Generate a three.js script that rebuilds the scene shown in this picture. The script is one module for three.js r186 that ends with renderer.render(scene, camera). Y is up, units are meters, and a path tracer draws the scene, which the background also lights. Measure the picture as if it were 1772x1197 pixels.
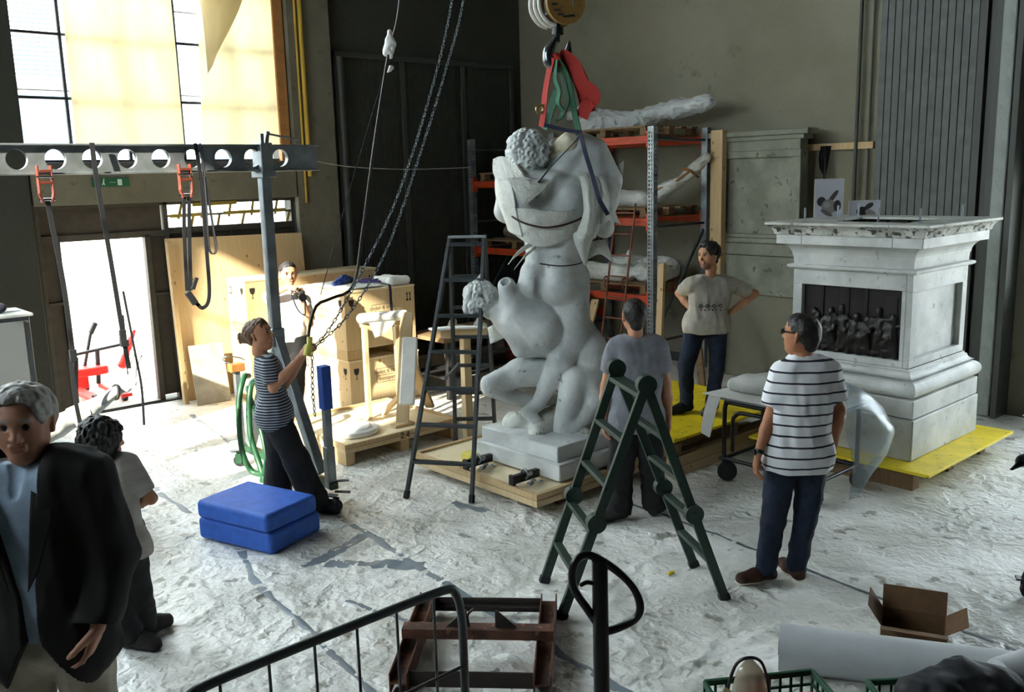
import * as THREE from 'three';
import { RoundedBoxGeometry } from 'three/addons/geometries/RoundedBoxGeometry.js';
import { mergeGeometries, mergeVertices } from 'three/addons/utils/BufferGeometryUtils.js';
import { FontLoader } from 'three/addons/loaders/FontLoader.js';
import { TextGeometry } from 'three/addons/geometries/TextGeometry.js';

// ---------------------------------------------------------------- camera, sky, sun, exposure
const scene = new THREE.Scene();
const camera = new THREE.PerspectiveCamera(41.6, 1772 / 1197, 0.05, 200);
camera.position.set(0, 2.68, 0);
camera.rotation.set(-10.53 * Math.PI / 180, -41.85 * Math.PI / 180, -1.44 * Math.PI / 180, 'YXZ');
scene.add(camera);
scene.background = new THREE.Color().setRGB(0.90, 0.97, 1.0);
scene.backgroundIntensity = 1.0;
const renderer = new THREE.WebGLRenderer({ antialias: true });
renderer.toneMapping = THREE.LinearToneMapping;
renderer.toneMappingExposure = 19;
renderer.shadowMap.enabled = true;
const sun = new THREE.DirectionalLight(0xfff1d8, 1.7);
const SUN_DIR = new THREE.Vector3(0.78, -0.43, -0.28).normalize();   // the way the sunlight travels
sun.position.set(5.2, 0, -9.2).addScaledVector(SUN_DIR, -30);
sun.target.position.set(5.2, 0, -9.2);
sun.castShadow = true; sun.shadow.radius = 1.4; sun.shadow.mapSize.set(4096, 4096);
Object.assign(sun.shadow.camera, { left: -16, right: 16, top: 16, bottom: -16, near: 1, far: 70 });
scene.add(sun, sun.target);

// ---------------------------------------------------------------- helpers
const V = (x, y, z) => new THREE.Vector3(x, y, z);
const PI = Math.PI, D2R = PI / 180, YAW = -41.85 * D2R;
function rng(seed) { let s = seed >>> 0; return () => { s = (s + 0x6D2B79F5) | 0; let t = Math.imul(s ^ (s >>> 15), 1 | s); t = (t + Math.imul(t ^ (t >>> 7), 61 | t)) ^ t; return ((t ^ (t >>> 14)) >>> 0) / 4294967296; }; }
const R = rng(7);
// value noise
const PERM = new Uint8Array(512); { const r = rng(11); const p = [...Array(256).keys()]; for (let i = 255; i > 0; i--) { const j = Math.floor(r() * (i + 1)); [p[i], p[j]] = [p[j], p[i]]; } for (let i = 0; i < 512; i++) PERM[i] = p[i & 255]; }
const sm = t => t * t * (3 - 2 * t), mix = (a, b, t) => a + (b - a) * t, clamp = (x, a, b) => x < a ? a : x > b ? b : x;
const sstep = (a, b, x) => sm(clamp((x - a) / (b - a), 0, 1));
function n3(x, y, z) {
  const X = Math.floor(x), Y = Math.floor(y), Z = Math.floor(z), u = sm(x - X), v = sm(y - Y), w = sm(z - Z);
  const h = (i, j, k) => PERM[PERM[PERM[(X + i) & 255] + ((Y + j) & 255)] + ((Z + k) & 255)] / 255;
  return mix(mix(mix(h(0, 0, 0), h(1, 0, 0), u), mix(h(0, 1, 0), h(1, 1, 0), u), v), mix(mix(h(0, 0, 1), h(1, 0, 1), u), mix(h(0, 1, 1), h(1, 1, 1), u), v), w) * 2 - 1;
}
// tileable 2D fbm, period P cells
function tn(x, y, P, s) { const X = Math.floor(x), Y = Math.floor(y), u = sm(x - X), v = sm(y - Y), h = (i, j) => PERM[PERM[(((X + i) % P + P) % P + s * 37) & 255] + (((Y + j) % P + P) % P)] / 255; return mix(mix(h(0, 0), h(1, 0), u), mix(h(0, 1), h(1, 1), u), v); }
function tfbm(u, v, P, oct, s) { let a = 0, w = 0.5, t = 0; for (let i = 0; i < oct; i++) { a += w * tn(u * P, v * P, P, s + i); t += w; P *= 2; w *= 0.55; } return a / t; }
function texture(size, fn, { srgb = true, rep = 1 } = {}) {
  const d = new Uint8Array(size * size * 4);
  for (let j = 0; j < size; j++) for (let i = 0; i < size; i++) { const c = fn(i / size, j / size), o = (j * size + i) * 4; for (let k = 0; k < 3; k++) d[o + k] = clamp(Math.round((Array.isArray(c) ? c[k] : c) * 255), 0, 255); d[o + 3] = 255; }
  const t = new THREE.DataTexture(d, size, size); t.wrapS = t.wrapT = THREE.RepeatWrapping; t.magFilter = THREE.LinearFilter; t.minFilter = THREE.LinearMipmapLinearFilter; t.generateMipmaps = true; t.repeat.set(rep, rep);
  if (srgb) t.colorSpace = THREE.SRGBColorSpace; t.needsUpdate = true; return t;
}
const mixc = (a, b, t) => [mix(a[0], b[0], t), mix(a[1], b[1], t), mix(a[2], b[2], t)];
const hex = h => [(h >> 16 & 255) / 255, (h >> 8 & 255) / 255, (h & 255) / 255];
// mottled colour: base mixed with second colour by fbm, plus fine grain and dark specks
function mottle(size, a, b, { P = 4, oct = 5, s = 1, grain = 0.04, con = 1.6, c = null, cth = 0.68, sx = 1, sy = 1, rep = 1 } = {}) {
  a = hex(a); b = hex(b); c = c === null ? null : hex(c); const r = rng(s * 91 + 5);
  return texture(size, (u, v) => { let t = clamp((tfbm(u * sx, v * sy, P, oct, s) - 0.5) * con + 0.5, 0, 1); let q = mixc(a, b, t); if (c) { const m = tfbm(u, v, P * 3, 4, s + 9); q = mixc(q, c, sstep(cth, cth + 0.12, m)); } const g = (r() - 0.5) * grain; return [q[0] + g, q[1] + g, q[2] + g]; }, { rep });
}
const std = (o) => new THREE.MeshStandardMaterial({ roughness: 0.8, ...o });
const phy = (o) => new THREE.MeshPhysicalMaterial({ roughness: 0.8, ...o });

const counts = {};
function numbered(n) { const k = counts[n] = (counts[n] ?? -1) + 1; return k ? n + '_' + String(k).padStart(3, '0') : n; }
function M(name, geo, mat, parent) { if (Array.isArray(geo)) geo = merge(geo); const m = new THREE.Mesh(geo, mat); m.name = parent ? name : numbered(name); m.castShadow = m.receiveShadow = true; (parent ?? scene).add(m); return m; }
function T(name, label, category, group, pos, ry = 0) { const g = new THREE.Group(); g.name = numbered(name); g.userData = { label, category }; if (group) g.userData.group = group; if (pos) g.position.set(...pos); g.rotation.y = ry; scene.add(g); return g; }
function tag(o, label, category, group) { o.userData.label = label; o.userData.category = category; if (group) o.userData.group = group; return o; }
function struct(name, geo, mat, parent) { const m = M(name, geo, mat, parent); if (!parent) m.userData.kind = 'structure'; return m; }
function dup(o, label, pos, ry, group) { const c = o.clone(); c.name = numbered(o.name.replace(/_\d{3}$/, '')); c.userData = { ...o.userData }; if (label) c.userData.label = label; if (group) c.userData.group = group; if (pos) c.position.set(...pos); if (ry !== undefined) c.rotation.y = ry; scene.add(c); return c; }
function merge(list) { const l = list.map(g => { g = g.index ? g.toNonIndexed() : g; for (const k of Object.keys(g.attributes)) if (!['position', 'normal', 'uv'].includes(k)) g.deleteAttribute(k); return g; }); return mergeGeometries(l); }
// uv in metres by the dominant axis of the normal
function buv(g, s = 1, ox = 0, oy = 0) { if (g.index) g = g.toNonIndexed(); const p = g.attributes.position, n = g.attributes.normal, u = new Float32Array(p.count * 2); for (let i = 0; i < p.count; i++) { const x = Math.abs(n.getX(i)), y = Math.abs(n.getY(i)), z = Math.abs(n.getZ(i)); let a, b; if (y > x && y > z) { a = p.getX(i); b = p.getZ(i); } else if (x > z) { a = p.getZ(i); b = p.getY(i); } else { a = p.getX(i); b = p.getY(i); } u[2 * i] = a * s + ox; u[2 * i + 1] = b * s + oy; } g.setAttribute('uv', new THREE.BufferAttribute(u, 2)); return g; }
// box with centre, size and small chamfer
function bx(w, h, d, x = 0, y = 0, z = 0, b = 0.004, ry = 0) { const g = b > 0 ? new RoundedBoxGeometry(w, h, d, 1, Math.min(b, w * .3, h * .3, d * .3)) : new THREE.BoxGeometry(w, h, d); if (ry) g.rotateY(ry); g.translate(x, y, z); return buv(g); }
// box by its corners
const bc = (x0, y0, z0, x1, y1, z1, b = 0.004) => bx(Math.abs(x1 - x0), Math.abs(y1 - y0), Math.abs(z1 - z0), (x0 + x1) / 2, (y0 + y1) / 2, (z0 + z1) / 2, b);
// straight bar of rectangular section between two points; `side` hints where the section's width points
function bar(a, b, w, h, side = V(1, 0, 0), ch = 0.003) {
  a = V(...a); b = V(...b); const d = b.clone().sub(a), L = d.length(); d.normalize(); let s = side.clone().addScaledVector(d, -side.dot(d)); if (s.lengthSq() < 1e-4) s = V(0, 0, 1).addScaledVector(d, -d.z); s.normalize(); const t = V().crossVectors(d, s);
  const g = buv(ch > 0 ? new RoundedBoxGeometry(w, L, h, 1, Math.min(ch, w * .3, h * .3)) : new THREE.BoxGeometry(w, L, h)); g.applyMatrix4(new THREE.Matrix4().makeBasis(s, d, V().crossVectors(s, d)).setPosition(a.add(b).multiplyScalar(0.5))); return g;
}
function cyl(a, b, r, seg = 14, r2 = r) { a = V(...a); b = V(...b); const d = b.clone().sub(a), g = new THREE.CylinderGeometry(r2, r, d.length(), seg); g.applyQuaternion(new THREE.Quaternion().setFromUnitVectors(V(0, 1, 0), d.clone().normalize())); const m = a.add(b).multiplyScalar(.5); g.translate(m.x, m.y, m.z); return g; }
function tube(pts, r, { seg = 0, rad = 8, closed = false, tension = 0.5 } = {}) { const c = new THREE.CatmullRomCurve3(pts.map(p => V(...p)), closed, 'catmullrom', tension); const g = new THREE.TubeGeometry(c, seg || pts.length * 8, r, rad, closed); if (closed) return g; return merge([g, new THREE.SphereGeometry(r, rad, 5).translate(...pts[0]), new THREE.SphereGeometry(r, rad, 5).translate(...pts[pts.length - 1])]); }
const lathe = (pts, seg = 32) => new THREE.LatheGeometry(pts.map(p => new THREE.Vector2(...p)), seg);
// flat ribbon (strap) along points with width direction
function ribbon(pts, w, th, side, n = 0) { const c = new THREE.CatmullRomCurve3(pts.map(p => V(...p)), false, 'catmullrom', 0.5); n = n || pts.length * 8; const pos = [], idx = []; const S = (t) => (typeof side === 'function' ? side(t) : side.clone()); for (let i = 0; i <= n; i++) { const t = i / n, p = c.getPoint(t), d = c.getTangent(t); let s = S(t); s.addScaledVector(d, -s.dot(d)).normalize(); const u = V().crossVectors(d, s); for (const [a, b] of [[-1, -1], [1, -1], [1, 1], [-1, 1]]) { const q = p.clone().addScaledVector(s, a * w / 2).addScaledVector(u, b * th / 2); pos.push(q.x, q.y, q.z); } if (i) for (let k = 0; k < 4; k++) { const A = (i - 1) * 4 + k, B = (i - 1) * 4 + (k + 1) % 4; idx.push(A, B, A + 4, B, B + 4, A + 4); } } const e = n * 4; idx.push(0, 2, 1, 0, 3, 2, e, e + 1, e + 2, e, e + 2, e + 3); let g = new THREE.BufferGeometry(); g.setAttribute('position', new THREE.Float32BufferAttribute(pos, 3)); g.setIndex(idx); g = g.toNonIndexed(); g.computeVertexNormals(); return buv(g); }
// smooth sheet through a grid of control points, with thickness
function sheet(grid, th = 0.004, res = 6, wob = 0, seed = 0) {
  const nr = grid.length, nc = grid[0].length, cr = (p0, p1, p2, p3, t) => 0.5 * ((2 * p1) + (-p0 + p2) * t + (2 * p0 - 5 * p1 + 4 * p2 - p3) * t * t + (-p0 + 3 * p1 - 3 * p2 + p3) * t * t * t);
  const at = (i, j) => grid[clamp(i, 0, nr - 1)][clamp(j, 0, nc - 1)]; const H = (nr - 1) * res, W = (nc - 1) * res, P = [];
  for (let a = 0; a <= H; a++) for (let b = 0; b <= W; b++) { const i = Math.min(Math.floor(a / res), nr - 2), t = a / res - i, j = Math.min(Math.floor(b / res), nc - 2), s = b / res - j, q = []; for (let k = 0; k < 3; k++) { const row = []; for (let m = -1; m < 3; m++) row.push(cr(at(i + m, j - 1)[k], at(i + m, j)[k], at(i + m, j + 1)[k], at(i + m, j + 2)[k], s)); q.push(cr(...row, t)); } if (wob) { const z = n3(q[0] * 9 + seed, q[1] * 9, q[2] * 9) * wob; q[0] += z; q[2] += z; q[1] += n3(q[0] * 13, q[1] * 13 + seed, 4) * wob * .5; } P.push(V(...q)); }
  const ix = []; const id = (a, b) => a * (W + 1) + b; for (let a = 0; a < H; a++) for (let b = 0; b < W; b++) ix.push(id(a, b), id(a + 1, b), id(a, b + 1), id(a, b + 1), id(a + 1, b), id(a + 1, b + 1));
  const g0 = new THREE.BufferGeometry(); g0.setAttribute('position', new THREE.Float32BufferAttribute(P.flatMap(p => [p.x, p.y, p.z]), 3)); g0.setIndex(ix); g0.computeVertexNormals(); const N = g0.attributes.normal, n = P.length, pos = [], uv = [], all = [...ix];
  for (const s of [1, -1]) for (let i = 0; i < n; i++) { pos.push(P[i].x + N.getX(i) * th / 2 * s, P[i].y + N.getY(i) * th / 2 * s, P[i].z + N.getZ(i) * th / 2 * s); uv.push((i % (W + 1)) * .03, Math.floor(i / (W + 1)) * .03); }
  for (let i = 0; i < ix.length; i += 3) all.push(ix[i] + n, ix[i + 2] + n, ix[i + 1] + n);
  const edge = []; for (let b = 0; b < W; b++) edge.push([id(0, b), id(0, b + 1)], [id(H, b + 1), id(H, b)]); for (let a = 0; a < H; a++) edge.push([id(a + 1, 0), id(a, 0)], [id(a, W), id(a + 1, W)]); for (const [p, q] of edge) all.push(p, q, p + n, q, q + n, p + n);
  const g = new THREE.BufferGeometry(); g.setAttribute('position', new THREE.Float32BufferAttribute(pos, 3)); g.setAttribute('uv', new THREE.Float32BufferAttribute(uv, 2)); g.setIndex(all); g.computeVertexNormals(); return g;
}
// signed distance fields -> smooth mesh (surface nets)
function field(prims, post) {   // prims: [ax,ay,az,ra, bx,by,bz,rb, k, mode]; mode 0 smooth union, 1 smooth subtraction
  const Q = prims.map(p => { const [ax, ay, az, ra, bx, by, bz, rb, k = 0.03, m = 0, cut] = p; const dx = bx - ax, dy = by - ay, dz = bz - az; return { ax, ay, az, ra, dx, dy, dz, dr: rb - ra, l2: dx * dx + dy * dy + dz * dz || 1e-9, k, m, cut }; });
  return (x, y, z) => { let d = 1e3; for (let i = 0; i < Q.length; i++) { const q = Q[i], px = x - q.ax, py = y - q.ay, pz = z - q.az; let t = (px * q.dx + py * q.dy + pz * q.dz) / q.l2; t = t < 0 ? 0 : t > 1 ? 1 : t; const ex = px - q.dx * t, ey = py - q.dy * t, ez = pz - q.dz * t; let e = Math.sqrt(ex * ex + ey * ey + ez * ez) - (q.ra + q.dr * t); if (q.cut) { const c = (x - q.cut[0]) * q.cut[3] + (y - q.cut[1]) * q.cut[4] + (z - q.cut[2]) * q.cut[5]; if (c > e) e = c; } if (q.m === 0) { const h = q.k - Math.abs(d - e); d = Math.min(d, e); if (h > 0) d -= h * h / (4 * q.k); } else { e = -e; const h = q.k - Math.abs(d - e); d = Math.max(d, e); if (h > 0) d += h * h / (4 * q.k); } } return post ? post(d, x, y, z) : d; };
}
function bounds(prims, pad = 0.05) { const lo = [1e9, 1e9, 1e9], hi = [-1e9, -1e9, -1e9]; for (const p of prims) if (!p[9]) for (const o of [0, 4]) for (let k = 0; k < 3; k++) { lo[k] = Math.min(lo[k], p[o + k] - p[o + 3] - pad); hi[k] = Math.max(hi[k], p[o + k] + p[o + 3] + pad); } return [lo, hi]; }
function nets(f, lo, hi, h, uvs = 1) {
  const nx = Math.ceil((hi[0] - lo[0]) / h) + 2, ny = Math.ceil((hi[1] - lo[1]) / h) + 2, nz = Math.ceil((hi[2] - lo[2]) / h) + 2, S = nx * ny, g = new Float32Array(S * nz), B = 6;
  for (let k0 = 0; k0 < nz; k0 += B) for (let j0 = 0; j0 < ny; j0 += B) for (let i0 = 0; i0 < nx; i0 += B) {
    const c = f(lo[0] + (i0 + B / 2) * h, lo[1] + (j0 + B / 2) * h, lo[2] + (k0 + B / 2) * h), far = Math.abs(c) > B * h * 1.25;
    for (let k = k0; k < Math.min(k0 + B, nz); k++) for (let j = j0; j < Math.min(j0 + B, ny); j++) for (let i = i0; i < Math.min(i0 + B, nx); i++) { const edge = i === 0 || j === 0 || k === 0 || i === nx - 1 || j === ny - 1 || k === nz - 1; const v = far ? c : f(lo[0] + i * h, lo[1] + j * h, lo[2] + k * h); g[i + j * nx + k * S] = edge ? Math.max(v, 1e-4) : v; }
  }
  const id = new Int32Array(S * nz).fill(-1), pos = [], idx = [];
  const off = [0, 1, nx, nx + 1, S, S + 1, S + nx, S + nx + 1], E = [[0, 1], [2, 3], [4, 5], [6, 7], [0, 2], [1, 3], [4, 6], [5, 7], [0, 4], [1, 5], [2, 6], [3, 7]];
  for (let k = 0; k < nz - 1; k++) for (let j = 0; j < ny - 1; j++) for (let i = 0; i < nx - 1; i++) {
    const b = i + j * nx + k * S; let m = 0; for (let q = 0; q < 8; q++) if (g[b + off[q]] < 0) m |= 1 << q; if (m === 0 || m === 255) continue;
    let x = 0, y = 0, z = 0, c = 0; for (const [p, q] of E) { const A = g[b + off[p]], C = g[b + off[q]]; if ((A < 0) === (C < 0)) continue; const t = A / (A - C); x += (p & 1) + ((q & 1) - (p & 1)) * t; y += (p >> 1 & 1) + ((q >> 1 & 1) - (p >> 1 & 1)) * t; z += (p >> 2) + ((q >> 2) - (p >> 2)) * t; c++; }
    id[b] = pos.length / 3; pos.push(lo[0] + (i + x / c) * h, lo[1] + (j + y / c) * h, lo[2] + (k + z / c) * h);
  }
  const quad = (a, b, c, d, flip) => { if (flip) idx.push(a, c, b, a, d, c); else idx.push(a, b, c, a, c, d); };
  for (let k = 1; k < nz - 1; k++) for (let j = 1; j < ny - 1; j++) for (let i = 1; i < nx - 1; i++) { const b = i + j * nx + k * S, s = g[b] < 0; if (s !== g[b + 1] < 0) quad(id[b - nx - S], id[b - S], id[b], id[b - nx], !s); if (s !== g[b + nx] < 0) quad(id[b - 1 - S], id[b - 1], id[b], id[b - S], !s); if (s !== g[b + S] < 0) quad(id[b - 1 - nx], id[b - nx], id[b], id[b - 1], !s); }
  const N = new Float32Array(pos.length), uv = new Float32Array(pos.length / 3 * 2), e = h * 0.6;
  for (let i = 0; i < pos.length / 3; i++) { const x = pos[3 * i], y = pos[3 * i + 1], z = pos[3 * i + 2]; const gx = f(x + e, y, z) - f(x - e, y, z), gy = f(x, y + e, z) - f(x, y - e, z), gz = f(x, y, z + e) - f(x, y, z - e), l = Math.hypot(gx, gy, gz) || 1; N[3 * i] = gx / l; N[3 * i + 1] = gy / l; N[3 * i + 2] = gz / l; uv[2 * i] = (x + z * 0.7) * uvs; uv[2 * i + 1] = y * uvs; }
  const G = new THREE.BufferGeometry(); G.setAttribute('position', new THREE.Float32BufferAttribute(pos, 3)); G.setAttribute('normal', new THREE.BufferAttribute(N, 3)); G.setAttribute('uv', new THREE.BufferAttribute(uv, 2)); G.setIndex(idx); return G;
}
function blob(prims, h, post, pad = 0.06, uvs = 1) { const [lo, hi] = bounds(prims, pad); return nets(field(prims, post), lo, hi, h, uvs); }
const sp = (x, y, z, r, k, m) => [x, y, z, r, x, y, z, r, k, m];
// ---------------------------------------------------------------- materials
const TX = {
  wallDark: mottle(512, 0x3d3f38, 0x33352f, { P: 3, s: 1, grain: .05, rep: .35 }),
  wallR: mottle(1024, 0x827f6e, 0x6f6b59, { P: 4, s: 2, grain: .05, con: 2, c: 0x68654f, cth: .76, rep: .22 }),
  conc: mottle(512, 0x6f6d66, 0x5b5954, { P: 4, s: 3, grain: .07, rep: .5 }),
  lintel: mottle(512, 0x7b7868, 0x625f50, { P: 4, s: 4, grain: .07, rep: .6, c: 0x66624f, cth: .72 }),
  marble: mottle(1024, 0xd6d6d2, 0xb4b6b2, { P: 5, s: 5, con: 2.2, grain: .04, c: 0xa3a5a0, cth: .70, rep: .8 }),
  marbleOld: mottle(1024, 0xcfd0c9, 0xa6a79c, { P: 6, s: 6, con: 2.4, grain: .06, c: 0x7d7e74, cth: .68, rep: .7 }),
  foam: mottle(256, 0xf2f2ee, 0xe4e4e0, { P: 5, s: 7, grain: .02, rep: 2 }),
  sheetC: mottle(1024, 0xe9e8e3, 0xcbcac2, { P: 9, s: 8, con: 2.4, grain: .07, c: 0x97958b, cth: .70, rep: .3 }),
  cloth: mottle(256, 0xffffff, 0xdedede, { P: 8, s: 9, grain: .08, rep: 3 }),
  metal: mottle(512, 0xb9bdbf, 0x96999a, { P: 6, s: 10, grain: .06, con: 2, rep: 1.5 }),
  rust: mottle(512, 0x6b4434, 0x3c2c26, { P: 6, s: 12, grain: .08, con: 2.2, c: 0x8a5a40, cth: .64, rep: 2 }),
  paint: mottle(512, 0xffffff, 0xd8d8d8, { P: 7, s: 13, grain: .05, con: 1.8, rep: 1.6 }),
  spat: mottle(512, 0xffffff, 0xe2e2e2, { P: 6, s: 14, grain: .05, c: 0x585858, cth: .74, rep: 1.4 }),
};
function woodTex(a, b, knot, s, size = 512) { a = hex(a); b = hex(b); knot = hex(knot); const r = rng(s), ks = [...Array(9)].map(() => [r(), r(), .006 + r() * .008]);
  return texture(size, (u, v) => { let w = 0; let q = 1; for (const [x, y, k] of ks) { let dx = Math.abs(u - x), dy = Math.abs(v - y); dx = Math.min(dx, 1 - dx); dy = Math.min(dy, 1 - dy); const e = Math.hypot(dx, dy * .55); w += Math.exp(-e * e / (k * k * 9)) * .6; q = Math.min(q, e / k); } const g = tfbm(u, v * .12 + 0, 16, 3, s), st = .5 + .5 * Math.sin((u * 40 + g * 5 + w * 6) * PI); let t = clamp(st * .45 + tfbm(u, v, 6, 4, s + 3) * .5, 0, 1); let c = mixc(a, b, t); if (q < 1.3) c = mixc(knot, c, sstep(.5, 1.3, q)); const n = (r() - .5) * .03; return [c[0] + n, c[1] + n, c[2] + n]; }, { rep: .9 }); }
TX.pine = woodTex(0xefe0bd, 0xdfcb9e, 0x8a6238, 21); TX.pine2 = woodTex(0xe6d2a6, 0xd2b888, 0x7b5430, 33); TX.oldwood = woodTex(0x9a7f5a, 0x7b6345, 0x4a3522, 45); TX.ply = woodTex(0xefe6d0, 0xe4d6b6, 0xc4a874, 57);
const bumpFine = texture(512, (u, v) => tfbm(u, v, 24, 4, 40), { srgb: false, rep: 2 }), bumpRough = texture(512, (u, v) => tfbm(u, v, 10, 5, 50), { srgb: false, rep: 1.2 });
const bumpFold = texture(1024, (u, v) => { const a = Math.abs(tfbm(u, v, 9, 5, 60) - .5) * 4, b = Math.abs(tfbm(u + .3, v, 17, 4, 66) - .5) * 3; return clamp(1 - Math.min(a, b + .2), 0, 1); }, { srgb: false, rep: .45 });
const MT = {
  wallDark: std({ map: TX.wallDark, roughness: .9, bumpMap: bumpRough, bumpScale: .003 }),
  wallR: std({ map: TX.wallR, roughness: .9, bumpMap: bumpRough, bumpScale: .003 }),
  conc: std({ map: TX.conc, roughness: .9 }), lintel: std({ map: TX.lintel, roughness: .92, bumpMap: bumpRough, bumpScale: .004 }),
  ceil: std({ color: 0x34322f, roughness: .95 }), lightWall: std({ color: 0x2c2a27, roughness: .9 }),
  gate: std({ color: 0x463f34, map: TX.paint, roughness: .65 }), gateRail: std({ color: 0x4a463d, map: TX.paint, roughness: .6 }),
  panelDark: std({ color: 0x353834, map: TX.paint, roughness: .6 }), panelStrip: std({ color: 0x3e413c, roughness: .6 }),
  board: std({ color: 0x555a56, map: TX.paint, roughness: .6 }), column: std({ color: 0x8f948f, map: TX.paint, roughness: .6 }),
  steelFrame: std({ color: 0x2f3136, roughness: .6, metalness: .2 }), orangeWood: std({ color: 0xb98148, map: TX.cloth, roughness: .7 }), yellowPipe: std({ color: 0xc9a63a, roughness: .5 }),
  glass: phy({ color: 0xf4f8fa, roughness: .03, transmission: 1, thickness: 0, ior: 1.5 }),
  paper: phy({ color: 0xfcf3dc, map: TX.foam, roughness: 1, transmission: .55, thickness: 0, side: THREE.DoubleSide }),
  foam: std({ map: TX.foam, roughness: .9 }), foamThin: phy({ map: TX.foam, roughness: .95, transmission: .25, thickness: 0 }),
  facade: std({ color: 0xe9e9e6, roughness: .9 }), facadeGlass: std({ color: 0x8fa7bd, roughness: .25 }), blind: std({ color: 0xe4e4e8, roughness: .8 }), outGround: std({ color: 0xb9b4a8, roughness: .95 }),
  pine: std({ map: TX.pine, roughness: .7 }), pine2: std({ map: TX.pine2, roughness: .7 }), ply: std({ map: TX.ply, roughness: .7 }), oldwood: std({ map: TX.oldwood, roughness: .85 }),
  galv: std({ map: TX.metal, color: 0xd4dade, roughness: .42, metalness: .65 }), galvDark: std({ map: TX.metal, color: 0x8b9598, roughness: .5, metalness: .6 }), alu: std({ map: TX.metal, color: 0xc6cbce, roughness: .45, metalness: .55 }),
  chrome: std({ color: 0xd8dcdf, roughness: .15, metalness: 1 }), blackSteel: std({ color: 0x1b1b1c, roughness: .4, metalness: .3 }), rubber: std({ color: 0x18181a, roughness: .75 }), castIron: std({ color: 0x2a2a2b, roughness: .55, metalness: .4 }),
  orangeSteel: std({ color: 0xb83e18, map: TX.paint, roughness: .5 }), rustSteel: std({ map: TX.rust, roughness: .7, metalness: .25 }), greenPaint: std({ color: 0x15482c, map: TX.paint, roughness: .45 }),
  marble: std({ map: TX.marble, roughness: .55, bumpMap: bumpFine, bumpScale: .0015 }), marbleOld: std({ map: TX.marbleOld, roughness: .6, bumpMap: bumpRough, bumpScale: .004 }),
  strapDark: std({ color: 0x101218, roughness: .8 }), strapRed: std({ color: 0xa32318, roughness: .75 }), strapGreen: std({ color: 0x165239, roughness: .75 }), strapBlue: std({ color: 0x171c38, roughness: .75 }),
  wrap: phy({ color: 0xe4e7e8, roughness: .2, transmission: .55, thickness: 0, ior: 1.4, bumpMap: bumpFold, bumpScale: .01 }), wrapDense: phy({ color: 0xdcdcd6, roughness: .3, transmission: .25, thickness: 0, ior: 1.4, bumpMap: bumpFold, bumpScale: .01 }),
};
// ---------------------------------------------------------------- room shell
const XW = 10.45, ZW = -11.3, XL = -4.5, ZF = 5.5, HC = 8.2;
function holed(w0, w1, h, holes, depth) { const s = new THREE.Shape(); s.moveTo(w0, 0); s.lineTo(w1, 0); s.lineTo(w1, h); s.lineTo(w0, h); s.closePath(); for (const [a, b, c, d] of holes) { const p = new THREE.Path(); const y = Math.max(b, .0005); p.moveTo(a, y); p.lineTo(c, y); p.lineTo(c, d); p.lineTo(a, d); p.closePath(); s.holes.push(p); } return new THREE.ExtrudeGeometry(s, { depth, bevelEnabled: false }); }
struct('floor', bc(XL - .3, -.25, ZW - .3, XW + .3, -.012, ZF + .3, 0), MT.conc);
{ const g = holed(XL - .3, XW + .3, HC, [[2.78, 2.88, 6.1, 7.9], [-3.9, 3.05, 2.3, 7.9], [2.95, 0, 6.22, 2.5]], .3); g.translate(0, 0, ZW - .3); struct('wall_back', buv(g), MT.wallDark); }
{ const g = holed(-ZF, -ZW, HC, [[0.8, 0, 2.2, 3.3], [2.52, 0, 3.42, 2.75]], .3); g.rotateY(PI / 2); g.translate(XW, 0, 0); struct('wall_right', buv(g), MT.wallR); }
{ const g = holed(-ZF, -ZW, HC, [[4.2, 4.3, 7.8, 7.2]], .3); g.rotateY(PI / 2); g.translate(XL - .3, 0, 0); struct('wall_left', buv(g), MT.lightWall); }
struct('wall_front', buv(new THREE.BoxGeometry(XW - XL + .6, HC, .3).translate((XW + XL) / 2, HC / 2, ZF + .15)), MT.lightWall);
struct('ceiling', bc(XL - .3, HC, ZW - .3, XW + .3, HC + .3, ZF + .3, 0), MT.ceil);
// windows: steel bars and panes
function windowGrid(name, x0, x1, y0, y1, nx, ny, at, along) {   // along 'x' at z = at, or 'z' at x = at
  const g = new THREE.Group(); g.name = name; g.userData.kind = 'structure'; scene.add(g); const P = (u, y, w, h, t, off = 0) => along === 'x' ? bx(w, h, t, u, y, at + off, .003) : bx(t, h, w, at + off, y, u, .003);
  const dx = (x1 - x0) / nx, dy = (y1 - y0) / ny;
  for (let i = 0; i <= nx; i++) M('mullion', P(x0 + i * dx, (y0 + y1) / 2, .035, y1 - y0, .05), MT.steelFrame, g);
  for (let j = 0; j <= ny; j++) M('transom_bar', P((x0 + x1) / 2, y0 + j * dy, x1 - x0, .03, .05), MT.steelFrame, g);
  for (let i = 0; i < nx; i++) for (let j = 0; j < ny; j++) M('pane', P(x0 + (i + .5) * dx, y0 + (j + .5) * dy, dx - .03, dy - .03, .006), MT.glass, g);
  return g;
}
const w1 = windowGrid('window_1', 2.78, 6.1, 2.98, 7.9, 5, 7, ZW - .08, 'x');
M('window_sill', bc(2.74, 2.885, ZW - .3, 6.12, 2.965, ZW + .04), MT.conc, w1);
M('casing', bc(6.06, 2.9, ZW - .05, 6.2, 7.9, ZW + .03), MT.orangeWood, w1); M('casing', bc(2.72, 2.9, ZW - .05, 2.775, 7.9, ZW + .03), MT.steelFrame, w1);
windowGrid('window_2', -3.9, 2.3, 3.05, 7.9, 9, 7, ZW - .08, 'x');
windowGrid('window_3', -7.8, -4.2, 4.3, 7.2, 4, 3, XL - .15, 'z');
windowGrid('window_4', -2.2, -.8, 0.02, 3.3, 2, 3, XW + .15, 'z');
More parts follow.
